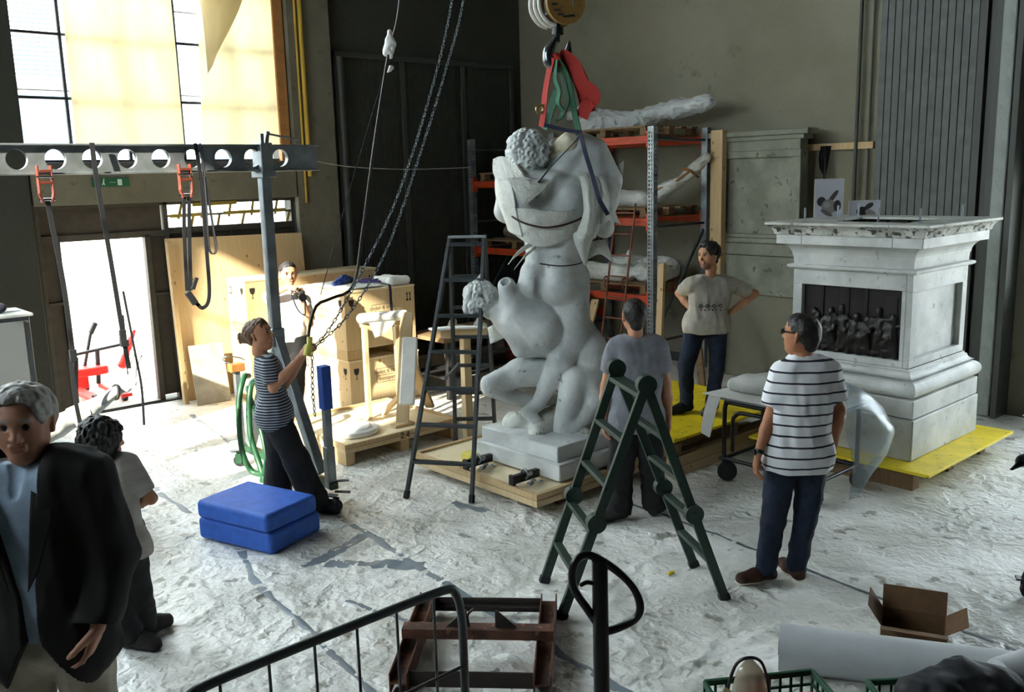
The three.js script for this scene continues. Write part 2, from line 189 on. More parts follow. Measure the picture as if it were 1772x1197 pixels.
// paper sheets hung over the window
const wobs = (x0, x1, x2, x3, y0, y1, z, n, s) => { const G = []; for (let i = 0; i <= n; i++) { const row = []; for (let j = 0; j <= n; j++) { const v = i / n, u = j / n; row.push([mix(mix(x0, x1, u), mix(x2, x3, u), v), mix(y1, y0, v), z + .02 * n3(u * 3 + s, v * 4, s)]); } G.push(row); } return G; };
tag(M('paper_sheet', sheet(wobs(3.5, 4.75, 3.48, 4.74, 3.17, 6.9, ZW + .0, 8, 3), .002, 5), MT.paper), 'wide cream paper sheet hung over the middle panes of the window', 'paper sheet', 'paper sheets over the window');
tag(M('paper_sheet', sheet(wobs(5.16, 6.07, 4.99, 6.07, 3.17, 6.9, ZW + .0, 8, 9), .002, 5), MT.paper), 'cream paper sheet beside the wooden window casing with a crossing fold', 'paper sheet', 'paper sheets over the window');
tag(M('paper_flap', sheet([[[5.02, 5.2, ZW + .06], [5.4, 5.35, ZW + .1], [5.8, 5.4, ZW + .07]], [[5.08, 4.75, ZW + .08], [5.33, 4.8, ZW + .13], [5.58, 4.85, ZW + .08]], [[5.1, 4.03, ZW + .06], [5.16, 4.12, ZW + .07], [5.24, 4.28, ZW + .06]]], .002, 8), MT.paper), 'loose triangular paper flap folded over the window paper', 'paper sheet');
// lintel, columns, pipes
struct('trim_1', bc(2.92, 2.48, ZW, 6.2, 2.88, ZW + .12, .01), MT.lintel);
struct('trim_2', bc(6.22, 0, ZW, 6.86, HC, ZW + .1, .01), MT.lintel);
struct('trim_3', [cyl([6.4, 2.75, ZW + .13], [6.4, HC - .01, ZW + .13], .03), cyl([6.33, 2.4, ZW + .12], [6.33, HC - .01, ZW + .12], .015)], MT.yellowPipe);
struct('trim_4', bc(2.35, 0, ZW, 2.9, HC, ZW + .12, .01), MT.wallDark);
{ const s = T('exit_sign', 'small dark green exit sign on the concrete band under the window', 'sign', null, [3.77, 2.73, ZW + .135]); M('plate', bx(.42, .1, .02), std({ color: 0x1d5c3c, roughness: .4 }), s); const wm = std({ color: 0xcfe0d4, roughness: .5 }); M('running_figure', [bar([-.1, -.03, .012], [-.085, .0, .012], .01, .004), bar([-.085, 0, .012], [-.08, .025, .012], .014, .004), bar([-.085, 0, .012], [-.07, -.03, .012], .01, .004), new THREE.CylinderGeometry(.008, .008, .004, 10).rotateX(PI / 2).translate(-.078, .036, .012)], wm, s); M('door_symbol', [bx(.05, .07, .004, .1, 0, .012), bx(.07, .004, .004, .02, 0, .012)], wm, s); }
// the steel gate under the window, with its wicket doorway and the taped transom lights
{ const g = new THREE.Group(); g.name = 'door_1'; g.userData.kind = 'structure'; scene.add(g); const z0 = ZW - .14, z1 = ZW - .08;
  const panel = (a, b, c, d) => M('panel', bc(a, b, z0, c, d, z1, .004), MT.gate, g), rail = (a, b, c, d) => M('rail', bc(a, b, z0 - .01, c, d, z1 + .03, .006), MT.gateRail, g);
  for (const [a, b, c, d] of [[3.0, .06, 3.16, 1.33], [3.0, 1.37, 3.16, 2.06], [4.24, .06, 4.42, 1.33], [4.24, 1.37, 4.42, 2.06], [4.48, .06, 5.3, 2.08], [5.36, .06, 6.18, 2.08], [3.0, 2.14, 4.4, 2.44]]) panel(a, b, c, d);
  for (const [a, b, c, d] of [[2.95, 0, 3.0, 2.5], [3.16, 0, 3.2, 2.1], [4.17, 0, 4.24, 2.1], [4.42, 0, 4.48, 2.5], [5.3, 0, 5.36, 2.12], [6.18, 0, 6.22, 2.5], [3.0, 2.06, 4.42, 2.14], [3.0, 1.33, 3.16, 1.37], [4.24, 1.33, 4.42, 1.37], [4.48, 2.08, 6.18, 2.16], [3.0, 2.44, 6.18, 2.5], [4.48, 2.29, 6.18, 2.315]]) rail(a, b, c, d);
  M('threshold', bc(3.2, -.01, ZW - .28, 4.17, .02, ZW - .02), MT.gateRail, g);
  for (let i = 0; i < 4; i++) for (const y of [2.16, 2.315]) M('pane', bc(4.49 + i * .425, y, ZW - .112, 4.49 + i * .425 + .415, y + .125, ZW - .106, 0), MT.glass, g);
  const tapeM = std({ color: 0xa08e3a, roughness: .7 }), r = rng(5); for (let k = 0; k < 10; k++) { const x = 4.6 + k * .165 + r() * .05, y = k % 2 ? 2.2 : 2.36; M('tape_strip', bar([x - .02, y - .1, ZW - .07], [x + .02 + r() * .03, y + .1, ZW - .07], .035, .003, V(1, 0, 0), 0), tapeM, g); }
  for (const [a, b, y] of [[4.5, 5.0, 2.3], [5.2, 6.1, 2.31], [4.8, 5.4, 2.43]]) M('tape_strip', bar([a, y, ZW - .045], [b, y + .01, ZW - .045], .045, .003, V(0, 1, 0), 0), tapeM, g);
}
// the wicket leaf, swung open outwards
{ const g = new THREE.Group(); g.name = 'door_2'; g.userData.kind = 'structure'; scene.add(g); g.position.set(3.2, 0, ZW - .2); g.rotation.y = 78 * D2R; M('leaf', bc(0, .02, -.02, .92, 2.05, .02), std({ color: 0xb8b0a0, roughness: .6 }), g); M('handle', [cyl([.84, 1.02, .02], [.84, 1.02, .07], .01), cyl([.84, 1.02, .07], [.73, 1.02, .07], .009)], MT.chrome, g); }
// dark ribbed panels on the wall beside the column
{ const ribbed = (x0, x1, y0, y1) => { const n = Math.round((x1 - x0) / .05), L = [bc(x0, y0, ZW, x1, y1, ZW + .03, 0)]; for (let i = 0; i < n; i++) { const a = x0 + (i + .2) / n * (x1 - x0); L.push(bc(a, y0, ZW + .03, a + .03, y1, ZW + .038, 0)); } return L; };
  const g = new THREE.Group(); g.name = 'trim_5'; g.userData.kind = 'structure'; scene.add(g);
  for (const [a, b] of [[7.02, 8.02], [8.12, 9.15], [9.25, 10.16]]) M('panel', ribbed(a, b, 0, 4.36), MT.panelDark, g);
  for (const a of [6.93, 8.03, 9.16, 10.17]) M('cover_strip', bc(a, 0, ZW, a + .08, 4.42, ZW + .06), MT.panelStrip, g); M('cover_strip', bc(6.93, 4.36, ZW, 10.25, 4.43, ZW + .07), MT.panelStrip, g);
  M('drain_pipe', cyl([6.99, .9, ZW + .1], [6.99, 4.36, ZW + .1], .045), MT.panelStrip, g); }
// boards, pipes and steel column on the wall with the marble slab
{ const g = new THREE.Group(); g.name = 'trim_6'; g.userData.kind = 'structure'; scene.add(g); const n = 13, z0 = -5.2, z1 = -4.12, w = (z1 - z0) / n; for (let i = 0; i < n; i++) M('board', bc(XW - .05, 0, z0 + i * w + .004, XW - .005 - .004 * (i % 3), 7, z0 + (i + 1) * w - .004, .003), MT.board, g); }
{ const g = new THREE.Group(); g.name = 'trim_7'; g.userData.kind = 'structure'; scene.add(g); for (const [a, b, d] of [[-4.1, -4.02, .1], [-4.0, -3.95, .06], [-3.93, -3.86, .12]]) M('steel_profile', bc(XW - d, 0, a, XW, 7.5, b), MT.panelStrip, g); M('column', [bc(XW - .3, 0, -3.8, XW - .02, HC - .01, -3.66, .02)], MT.column, g); M('flange', bc(XW - .32, 0, -3.64, XW, HC - .01, -3.58), MT.panelStrip, g); }
struct('trim_8', [cyl([XW - .06, 0, -5.43], [XW - .06, 7.6, -5.43], .022), cyl([XW - .03, 0, -5.29], [XW - .03, 7.6, -5.29], .012)], MT.panelStrip);
{ const g = new THREE.Group(); g.name = 'door_3'; g.userData.kind = 'structure'; scene.add(g); const m = std({ color: 0x6d7270, roughness: .5 }); const x0 = XW - .02, x1 = XW + .05; for (const [y0, z0, y1, z1] of [[.02, -3.42, 2.75, -3.32], [.02, -2.62, 2.75, -2.52], [.02, -3.32, .18, -2.62], [1.3, -3.32, 1.42, -2.62], [2.6, -3.32, 2.75, -2.62]]) M('stile', bc(x0, y0, z0, x1, y1, z1), m, g); M('panel', bc(x0 + .02, .18, -3.32, x1 - .02, 1.3, -2.62), m, g); M('pane', bc(x0 + .03, 1.42, -3.32, x0 + .036, 2.6, -2.62, 0), MT.glass, g); M('handle', [cyl([x0, 1.05, -2.58], [x0 - .05, 1.05, -2.58], .01), cyl([x0 - .05, 1.05, -2.58], [x0 - .05, 1.05, -2.7], .009)], MT.chrome, g); }
struct('baseboard_right', bc(XW - .03, 0, ZW + .05, XW, .12, -4.2), MT.panelStrip);
// ---------------------------------------------------------------- outside
struct('ground_outside', bc(-25, -.4, -45, 40, -.03, ZW - .31, 0), MT.outGround); struct('ground_outside', bc(XW + .31, -.4, -11.6, 45, -.03, 30, 0), MT.outGround);
{ const g = T('white_building', 'white office building with blinds across the yard behind the window', 'building', null, [0, 0, -19.6]); M('wall', bc(-14, -.03, -.6, 22, 7.1, 0, .02), MT.facade, g);
  M('plinth', bc(-14, -.03, 0, 22, .9, .1), std({ color: 0xb9b4aa, roughness: .9 }), g);
  for (const [x0, x1, y0, y1, bl] of [[3.2, 5.9, 4.75, 6.9, 1], [7.9, 8.9, 4.8, 6.15, 0], [-1, 1.8, 4.75, 6.9, 1], [10.5, 13, 4.75, 6.9, 1], [3.4, 6.6, 2.6, 4.45, 0], [7.4, 9.4, 2.6, 4.45, 0]]) { const w = M('window', [bc(x0 - .08, y0 - .08, 0, x0, y1 + .08, .09), bc(x1, y0 - .08, 0, x1 + .08, y1 + .08, .09), bc(x0, y0 - .08, 0, x1, y0, .09), bc(x0, y1, 0, x1, y1 + .08, .09), bc((x0 + x1) / 2 - .03, y0, 0, (x0 + x1) / 2 + .03, y1, .07)], MT.facade, g); M('pane', bc(x0, y0, -.005, x1, y1, .02, 0), MT.facadeGlass, w); if (bl) { const n = Math.round((y1 - y0) / .085); for (let i = 0; i < n; i++) M('slat', bx(x1 - x0, .06, .012, (x0 + x1) / 2, y0 + (i + .5) * (y1 - y0) / n, .045, 0), MT.blind, w); } else M('lintel_shade', bc(x0 - .1, y1 + .1, 0, x1 + .1, y1 + .24, .12), std({ color: 0x77726c, roughness: .8 }), w); } }
// ---------------------------------------------------------------- floor covering
function coverH(x, z) {   // crumpled plastic sheeting: sharp creases, stronger towards the front and where the strips meet
  const a = .22 + .78 * sstep(-8.5, -5, z) * sstep(6.4, 4.2, x) + .25 * sstep(-4, -2.2, z);
  const wx = x + .35 * n3(x * 1.3, z * 1.3, 3), wz = z + .35 * n3(x * 1.3 + 9, z * 1.3, 7);
  const r1 = 1 - Math.abs(n3(wx * 2.1, wz * 3.3, 1)), r2 = 1 - Math.abs(n3(wx * 6.2 + 4, wz * 4.4, 5)), r3 = 1 - Math.abs(n3(wx * 11, wz * 14, 8));
  let h = .006 + a * (.022 * Math.pow(r1, 8) + .017 * Math.pow(r2, 6) + .007 * r3 * r3);
  for (const s of [2.6, 3.52, 5.32, 4.05, 7.2]) { const d = Math.abs(x + .05 * n3(z * .9, s, 2) - s); h += a * .012 * Math.exp(-d * d / .004) * (.6 + .4 * n3(z * 7, s, 1)); }
  return h * .75;
}
{ const x0 = .2, x1 = 10.4, z0 = -11.25, z1 = -.6, nx = 400, nz = 420, pos = [], uv = [], ix = []; for (let j = 0; j <= nz; j++) for (let i = 0; i <= nx; i++) { const x = mix(x0, x1, i / nx), z = mix(z0, z1, j / nz); pos.push(x, coverH(x, z) - .01, z); uv.push(x, z); } for (let j = 0; j < nz; j++) for (let i = 0; i < nx; i++) { const a = j * (nx + 1) + i, b = a + nx + 1; ix.push(a, b, a + 1, b, b + 1, a + 1); }
  const g = new THREE.BufferGeometry(); g.setAttribute('position', new THREE.Float32BufferAttribute(pos, 3)); g.setAttribute('uv', new THREE.Float32BufferAttribute(uv, 2)); g.setIndex(ix); g.computeVertexNormals();
  MT.cover = phy({ map: TX.sheetC, roughness: .42, specularIntensity: .6, bumpMap: bumpFold, bumpScale: .02 });
  const m = struct('floor_covering', g, MT.cover); m.userData.label = 'crumpled white plastic sheeting laid over the whole floor'; }
{ const tapeG = std({ color: 0x7d8890, roughness: .45, map: TX.spat }), tapeD = std({ color: 0x53595f, roughness: .5 });
  const tape = (label, pts, w, m) => { const P = []; for (let i = 0; i < pts.length - 1; i++) for (let k = 0; k < 10; k++) { const t = k / 10, x = mix(pts[i][0], pts[i + 1][0], t), z = mix(pts[i][1], pts[i + 1][1], t); P.push([x + .012 * n3(x * 5, z * 5, 3), 0, z]); } P.push([pts[pts.length - 1][0], 0, pts[pts.length - 1][1]]); const pos = [], ix = []; P.forEach((p, i) => { const q = P[Math.min(i + 1, P.length - 1)], o = P[Math.max(i - 1, 0)], d = V(q[0] - o[0], 0, q[2] - o[2]).normalize(), s = V(-d.z, 0, d.x); const wv = w * (.8 + .3 * n3(i * .7, w * 50, 2)); for (let k = 0; k < 5; k++) { const u = (k / 4 - .5) * wv, x = p[0] + s.x * u, z = p[2] + s.z * u; pos.push(x, coverH(x, z) - .01 + (k === 0 || k === 4 ? .0005 : .0022), z); } if (i) for (let k = 0; k < 4; k++) { const a = (i - 1) * 5 + k; ix.push(a, a + 1, a + 5, a + 1, a + 6, a + 5); } }); const g = new THREE.BufferGeometry(); g.setAttribute('position', new THREE.Float32BufferAttribute(pos, 3)); g.setIndex(ix); g.computeVertexNormals(); return tag(M('floor_tape', buv(g), m), label, 'tape', 'tape strips on the floor sheeting'); };
  tape('grey tape over the sheet joint beside the dark-haired visitor', [[2.92, -9.26], [2.8, -8.02], [2.78, -7.16]], .06, tapeG);
  tape('grey tape running from the blue mats towards the trolley rail', [[2.72, -6.1], [2.56, -5.61], [2.47, -4.69], [2.37, -3.83], [2.3, -3]], .06, tapeG);
  tape('long grey tape from the gantry foot past the rusty frame', [[3.62, -6.2], [3.56, -5.69], [3.48, -4.86], [3.43, -4.2], [3.37, -3.47], [3.3, -2.6]], .07, tapeG);
  tape('short grey tape slanting off the blue mats', [[2.92, -5.52], [3.25, -5.6], [3.55, -5.71]], .13, tapeG); tape('wide grey tape patch across the floor in front of the blue mats', [[3.06, -5.46], [3.3, -5.2], [3.53, -4.93]], .14, tapeG);
  tape('dark tape line from the green ladder past the brown shoes to the cardboard box', [[5.47, -4.68], [5.46, -4.24], [5.4, -3.54], [5.33, -3.01], [5.29, -2.64], [5.23, -2.16], [5.2, -1.4]], .045, tapeD);
  tape('pale tape on the floor in front of the plywood board', [[4.16, -10.37], [3.91, -8.74]], .06, tapeG); tape('short grey tape in front of the statue platform', [[4.47, -5.77], [4.54, -5.41]], .09, tapeG);
  tape('curved grey tape scrap behind the trolley rail', [[2.85, -4.85], [2.98, -4.33]], .05, tapeG); }
{ const g = blob([[0, .012, 0, .014, .03, .016, .01, .012]], .005); const o = M('foam_scrap', g, std({ color: 0xd6bf3c, roughness: .9 })); o.position.set(4.62, 0, -3.62); tag(o, 'small yellow foam scrap on the floor beside the green ladder', 'scrap'); }
// ---------------------------------------------------------------- timber platforms
const PLY_EDGE = std({ map: TX.pine2, roughness: .8 }), YEL = std({ color: 0xf0d416, map: TX.spat, roughness: .5 }), YELEDGE = std({ color: 0xb99a63, roughness: .8 });
{ const g = T('statue_platform', 'long plywood platform on bearers under the marble statue', 'platform', null, [0, 0, 0]); const x0 = 4.72, x1 = 7.7, z0 = -6.7, z1 = -5.02;
  M('deck', bc(x0 + .02, .1, z0 + .02, x1 - .02, .17, z1 - .02, .004), MT.ply, g);
  for (const [a, b, c, d] of [[x0, z1 - .05, x1, z1], [x0, z0, x0 + .05, z1 - .05], [x0, z0, x1, z0 + .05]]) { M('edge_board', bc(a, .08, b, c, .135, d, .005), MT.pine, g); M('edge_board', bc(a, .139, b, c, .19, d, .005), MT.pine2, g); }
  for (const x of [5.1, 5.9, 6.7, 7.5]) M('bearer', bc(x - .05, 0, z0 + .1, x + .05, .08, z1 - .1, .004), MT.oldwood, g); }
{ const g = T('yellow_platform', 'yellow shuttering board on a pallet under the standing man', 'platform', null, [0, 0, 0]); const x0 = 6.2, x1 = 8.1, z0 = -6.3, z1 = -4.82;
  M('yellow_board', bc(x0, .335, z0, x1, .36, z1, .003), YEL, g); for (let i = 0; i < 7; i++) M('deck_slat', bc(x0 + .03, .31, z0 + .03 + i * .21, x1 - .03, .333, z0 + .17 + i * .21, .003), MT.oldwood, g); for (const x of [x0 + .08, (x0 + x1) / 2, x1 - .08]) for (const z of [z0 + .1, (z0 + z1) / 2, z1 - .08]) M('block', bx(.12, .09, .12, x, .265, z), MT.oldwood, g); for (const z of [z0 + .1, (z0 + z1) / 2, z1 - .08]) M('skid', bc(x0 + .02, .192, z - .05, x1 - .02, .218, z + .05, .003), MT.oldwood, g); }
for (const [z, y, l] of [[-4.89, .0, 'lower squared pine timber lying along the yellow platform'], [-4.89, .095, 'upper squared pine timber lying along the yellow platform']]) tag(M('timber', bc(6.25, y + .001, z - .05, 8.3, y + .093, z + .06, .006), y ? MT.pine2 : MT.pine), l, 'timber', 'timbers beside the yellow platform');
// ---------------------------------------------------------------- marble pedestal on a yellow board
{ const g = T('yellow_pedestal_board', 'yellow shuttering board on bearers under the marble pedestal', 'platform', null, [0, 0, 0]); M('yellow_board', bc(7.24, .175, -4.74, 9.05, .2, -3.03, .003), YEL, g); for (const x of [7.4, 8.1, 8.8]) M('bearer', bc(x - .06, 0, -4.7, x + .06, .174, -3.2, .005), MT.oldwood, g); }
{ const cx = 8.16, cz = -3.97, g = T('marble_pedestal', 'white marble pedestal with bronze relief panel and moulded cornice', 'pedestal', null, [cx, .201, cz]);
  const prof = (pts) => { // square moulding from a profile of [half width, y]
    const pos = [], ix = []; pts.forEach(([w, y], i) => { for (const [a, b] of [[-1, 1], [1, 1], [1, -1], [-1, -1]]) pos.push(a * w, y, b * w); if (i) for (let k = 0; k < 4; k++) { const A = (i - 1) * 4 + k, B = (i - 1) * 4 + (k + 1) % 4; ix.push(A, B, A + 4, B, B + 4, A + 4); } }); const G = new THREE.BufferGeometry(); G.setAttribute('position', new THREE.Float32BufferAttribute(pos, 3)); G.setIndex(ix); const N = G.toNonIndexed(); N.computeVertexNormals(); return buv(N); };
  const arc = (cx0, cy, r, a0, a1, n) => [...Array(n + 1)].map((_, i) => { const a = mix(a0, a1, i / n) * D2R; return [cx0 + Math.cos(a) * r, cy + Math.sin(a) * r]; });
  M('plinth_block', bx(1.36, .36, 1.36, 0, .18, 0, .012), MT.marble, g); M('base_course', bx(1.34, .165, 1.34, 0, .447, 0, .012), MT.marble, g);
  M('base_moulding', prof([[.6, .532], ...arc(.615, .61, .075, -90, 90, 10), [.6, .69], [.6, .705], ...arc(.64, .75, .05, 270, 180, 6), [.57, .76], [.57, .775]]), MT.marble, g);
  const S = .56, y0 = .775, y1 = 1.5; // shaft with a sunk panel on two faces
  M('shaft', [bc(-S + .09, y0, -S, S - .05, y1 + .1, S - .053, .004), bc(-S, y0, -S, -S + .092, y0 + .06, S - .0525, .004), bc(-S, y1 - .06, -S, -S + .092, y1 + .1, S - .0525, .004), bc(-S, y0 + .06, S - .09, -S + .092, y1 - .06, S - .0525, .004), bc(-S, y0 + .06, -S, -S + .092, y1 - .06, -S + .09, .004), bc(-S, y0, S - .052, S, y0 + .07, S, .004), bc(-S, y1 - .07, S - .052, S, y1 + .1, S, .004), bc(-S, y0 + .07, S - .052, -S + .1, y1 - .07, S, .004), bc(S - .1, y0 + .07, S - .052, S, y1 - .07, S, .004)], MT.marble, g);
  M('neck_moulding', prof([[S, 1.58], [S + .03, 1.585], ...arc(S + .03, 1.605, .018, -90, 90, 5), [S + .005, 1.625], [S, 1.63], [S + .005, 1.7], ...arc(S + .13, 1.7, .12, 180, 100, 6), [S + .12, 1.82]]), MT.marble, g);
  M('corona', [bc(-.68, 1.81, .42, .68, 1.9, .68, .006), bc(-.68, 1.81, -.68, .68, 1.9, -.42, .006), bc(-.68, 1.81, -.42, -.42, 1.9, .42, .006), bc(.42, 1.81, -.42, .68, 1.9, .42, .006)], MT.marble, g);
  M('crown_moulding', prof([[.68, 1.895], [.69, 1.9], ...arc(.78, 1.9, .085, 180, 110, 6), [.755, 1.985]]), std({ map: mottle(512, 0xc9c9c2, 0x97978e, { P: 8, s: 61, con: 2.4, grain: .08, c: 0x3d3d38, cth: .55, rep: 1.1 }), roughness: .75, bumpMap: bumpRough, bumpScale: .006 }), g);
  { const ring = [bc(-.76, 1.985, -.76, .76, 2.01, -.42, .006), bc(-.76, 1.985, .42, .76, 2.01, .76, .006), bc(-.76, 1.985, -.42, -.42, 2.01, .42, .006), bc(.42, 1.985, -.42, .76, 2.01, .42, .006)]; M('crown_slab', ring, MT.marbleOld, g); }
  const rod = (x, z) => M('threaded_rod', cyl([x, 1.98, z], [x, 2.13, z], .009, 8), MT.galv, g); for (const [x, z] of [[-.5, -.5], [-.5, .2], [-.36, .5], [.5, .5], [.1, -.5], [.5, -.5]]) rod(x, z);
  // bronze relief: small figures standing before an architectural ground
  const bz = std({ color: 0x2b2927, roughness: .4, metalness: .5 }); const r = rng(77), pr = []; const fig = (z, h, lean) => { const y = -.34; pr.push([0, y + h * .82, z + lean, .04, 0, y + h * .84, z + lean, .038, .015], [0, y + h * .74, z + lean, .03, 0, y + h * .42, z, .055, .03], [0, y + h * .68, z - .05 + lean, .028, .02, y + h * .45, z - .09, .018, .02], [0, y + h * .68, z + .05 + lean, .028, .02, y + h * (.4 + r() * .35), z + .1, .018, .02], [0, y + h * .42, z - .025, .045, .01, y + .02, z - .05, .022, .02], [0, y + h * .42, z + .025, .045, .01, y + .02, z + .055, .022, .02], [-.02, y + h * .6, z, .05, -.02, y + .05, z + .03 * lean, .05, .03]); };
  for (const [z, h, l] of [[-.38, .44, .02], [-.3, .4, -.02], [-.2, .46, .01], [-.06, .5, -.03], [.04, .42, .02], [.13, .4, .03], [.28, .5, -.02], [.37, .44, .02]]) fig(z, h, l);
  const rel = M('relief_panel', [bc(-S + .05, y0 + .06, -S + .09, -S + .088, y1 - .06, S - .09, .003)], bz, g); const relG = blob(pr.map(q => [-q[0] * .7 - .0, q[1], q[2], q[3] * .85, -q[4] * .7, q[5], q[6], q[7] * .85, q[8]]), .011, (d, x, y, z) => d + .004 * n3(x * 40, y * 40, z * 40)); relG.translate(-S + .045, 1.17, 0); M('relief_figures', relG, bz, rel);
  for (const b of [bc(-S + .04, y0 + .36, -.12, -S + .06, y1 - .07, -.02), bc(-S + .04, y0 + .36, .12, -S + .062, y1 - .07, .15), bc(-S + .038, y0 + .36, -.3, -S + .06, y1 - .07, -.27), bc(-S + .04, y0 + .36, .3, -S + .06, y1 - .12, .42)]) M('relief_background', b, bz, rel); }
function photoCard(label, pos, w, h, draw, ry) { const g = T('photo_print', label, 'photo', 'photographs on the pedestal', pos, ry); const cv = document.createElement('canvas'); cv.width = 256; cv.height = 320; const c = cv.getContext('2d'); draw(c); const t = new THREE.CanvasTexture(cv); t.colorSpace = THREE.SRGBColorSpace; M('card', bx(w, h, .004, 0, h / 2, 0, .0005), std({ color: 0xd9d7d0, roughness: .7 }), g); const p = new THREE.PlaneGeometry(w - .012, h - .012).translate(0, h / 2, .0028); M('print', p, std({ map: t, roughness: .5 }), g); M('easel', bar([0, h * .7, -.003], [0, .0, -.09], .03, .002), std({ color: 0xb9a888 }), g); return g; }
const blobs = (bg, list) => c => { c.fillStyle = bg; c.fillRect(0, 0, 256, 320); for (const [x, y, rx, ry, a, f] of list) { c.save(); c.translate(x, y); c.rotate(a); c.fillStyle = f; c.beginPath(); c.ellipse(0, 0, rx, ry, 0, 0, 7); c.fill(); c.restore(); } };
photoCard('upright photograph of a pale carved figure standing on the pedestal top', [8.35, 2.213, -4.62], .3, .37, blobs('#c9c8d2', [[60, 190, 40, 40, 0, '#2c2826'], [165, 150, 70, 20, -.9, '#4a4644'], [130, 235, 70, 62, .3, '#8b8784'], [205, 230, 34, 50, 0, '#35302e'], [110, 290, 60, 18, .5, '#6a6663'], [110, 220, 30, 24, 0, '#a5a19e']]), YAW + .1);
photoCard('low photograph lying propped at the back of the pedestal top', [8.74, 2.213, -4.45], .32, .15, blobs('#bfc0cb', [[110, 240, 50, 110, 0, '#2b2724'], [165, 120, 30, 80, .3, '#3a3532'], [180, 280, 40, 90, -.3, '#8b8784']]), YAW + .05);
// ---------------------------------------------------------------- marble slab against the wall
{ const g = T('marble_slab', 'weathered marble pedestal side slab leaning against the wall', 'slab', null, [XW - .26, 0, -6.58], -PI / 2); const W = .6; // local x along -z.. width 1.2
  const m = std({ map: TX.marbleOld, color: 0xa9a99e, roughness: .7, bumpMap: bumpRough, bumpScale: .004 }); M('base', bx(1.34, .5, .2, 0, 1.36 - .0, 0, .008), m, g); M('base_course', bx(1.36, .15, .21, 0, 1.69, 0, .01), m, g); M('foot_moulding', [bx(1.3, .07, .2, 0, 1.8, 0, .03), bx(1.22, .05, .19, 0, 1.86, 0, .015)], m, g);
  M('field', bx(1.0, .98, .12, 0, 2.37, -.02, .004), m, g); M('frame_side', bx(.11, .98, .17, -.55, 2.37, 0, .01), m, g); M('frame_side', bx(.11, .98, .17, .55, 2.37, 0, .01), m, g); M('frame_top', bx(1.21, .09, .18, 0, 2.88, 0, .01), m, g); M('frieze', bx(1.18, .13, .17, 0, 2.985, -.005, .006), m, g); M('cornice', [bx(1.3, .06, .22, 0, 3.075, 0, .012), bx(1.44, .07, .26, .0, 3.135, .01, .015)], m, g);
  M('support_block', bx(1.2, 1.11, .16, 0, .555, -.02, .006), MT.wallR, g); }
tag(M('wall_batten', bc(XW - .06, 2.9, -7.4, XW - .005, 2.98, -5.22, .005), MT.pine2), 'horizontal pine batten fixed to the wall behind the marble slab', 'batten');
tag(M('timber_post', bc(9.98, 0, -7.2, 10.08, 3.2, -7.02, .006), MT.pine2), 'tall pine timber standing between the rack and marble slab', 'timber');
{ const g = T('hanging_strap', 'dark strap bundle hanging on the batten beside the marble slab', 'strap', null, [XW - .09, 2.92, -5.82]); for (let i = 0; i < 3; i++) M('strap_loop', ribbon([[0, .03, -.03 + i * .03], [-.02, -.12, -.04 + i * .03], [-.01, -.25 - i * .04, -.02 + i * .02], [.005, -.14, .01 + i * .02], [0, .03, .02 + i * .03]], .03, .004, V(1, 0, .3)), MT.strapDark, g); M('strap_end', ribbon([[-.02, -.1, .02], [-.02, -.4, .03], [-.02, -.62, .03]], .03, .004, V(0, 0, 1)), MT.strapDark, g); }
{ const g = T('hanging_strap', 'short black clamp hanging on the batten beside the timber post', 'strap', null, [XW - .12, 2.9, -7.28]); M('strap_loop', ribbon([[0, .02, 0], [-.02, -.1, -.05], [0, -.2, 0], [0, -.1, .05], [0, .02, .01]], .04, .006, V(1, 0, 0)), MT.strapDark, g); }
// ---------------------------------------------------------------- crates
const font = await new FontLoader().loadAsync('fonts/droid/droid_serif_regular.typeface.json'), fontB = await new FontLoader().loadAsync('fonts/droid/droid_sans_bold.typeface.json');
const INK = std({ color: 0x1d1b19, roughness: .8 }), INKB = std({ color: 0x4b3a26, roughness: .8 });
const words = (s, size, f = font) => { const g = new TextGeometry(s, { font: f, size, depth: .0008, curveSegments: 3 }); g.computeBoundingBox(); g.translate(-(g.boundingBox.max.x) / 2, 0, 0); return g; };
function glassMark() { const s = new THREE.Shape(); s.moveTo(-.035, .07); s.lineTo(.035, .07); s.quadraticCurveTo(.04, 0, .004, -.01); s.lineTo(.004, -.05); s.lineTo(.025, -.06); s.lineTo(-.025, -.06); s.lineTo(-.004, -.05); s.lineTo(-.004, -.01); s.quadraticCurveTo(-.04, 0, -.035, .07); return new THREE.ExtrudeGeometry(s, { depth: .0008, bevelEnabled: false, curveSegments: 6 }); }
function arrowMark() { const o = []; for (const d of [-.022, .022]) { const s = new THREE.Shape(); s.moveTo(d, .06); s.lineTo(d + .018, .025); s.lineTo(d + .006, .03); s.lineTo(d + .006, -.02); s.lineTo(d + .02, -.05); s.lineTo(d - .02, -.05); s.lineTo(d - .006, -.02); s.lineTo(d - .006, .03); s.lineTo(d - .018, .025); o.push(new THREE.ExtrudeGeometry(s, { depth: .0008, bevelEnabled: false })); } return merge(o); }
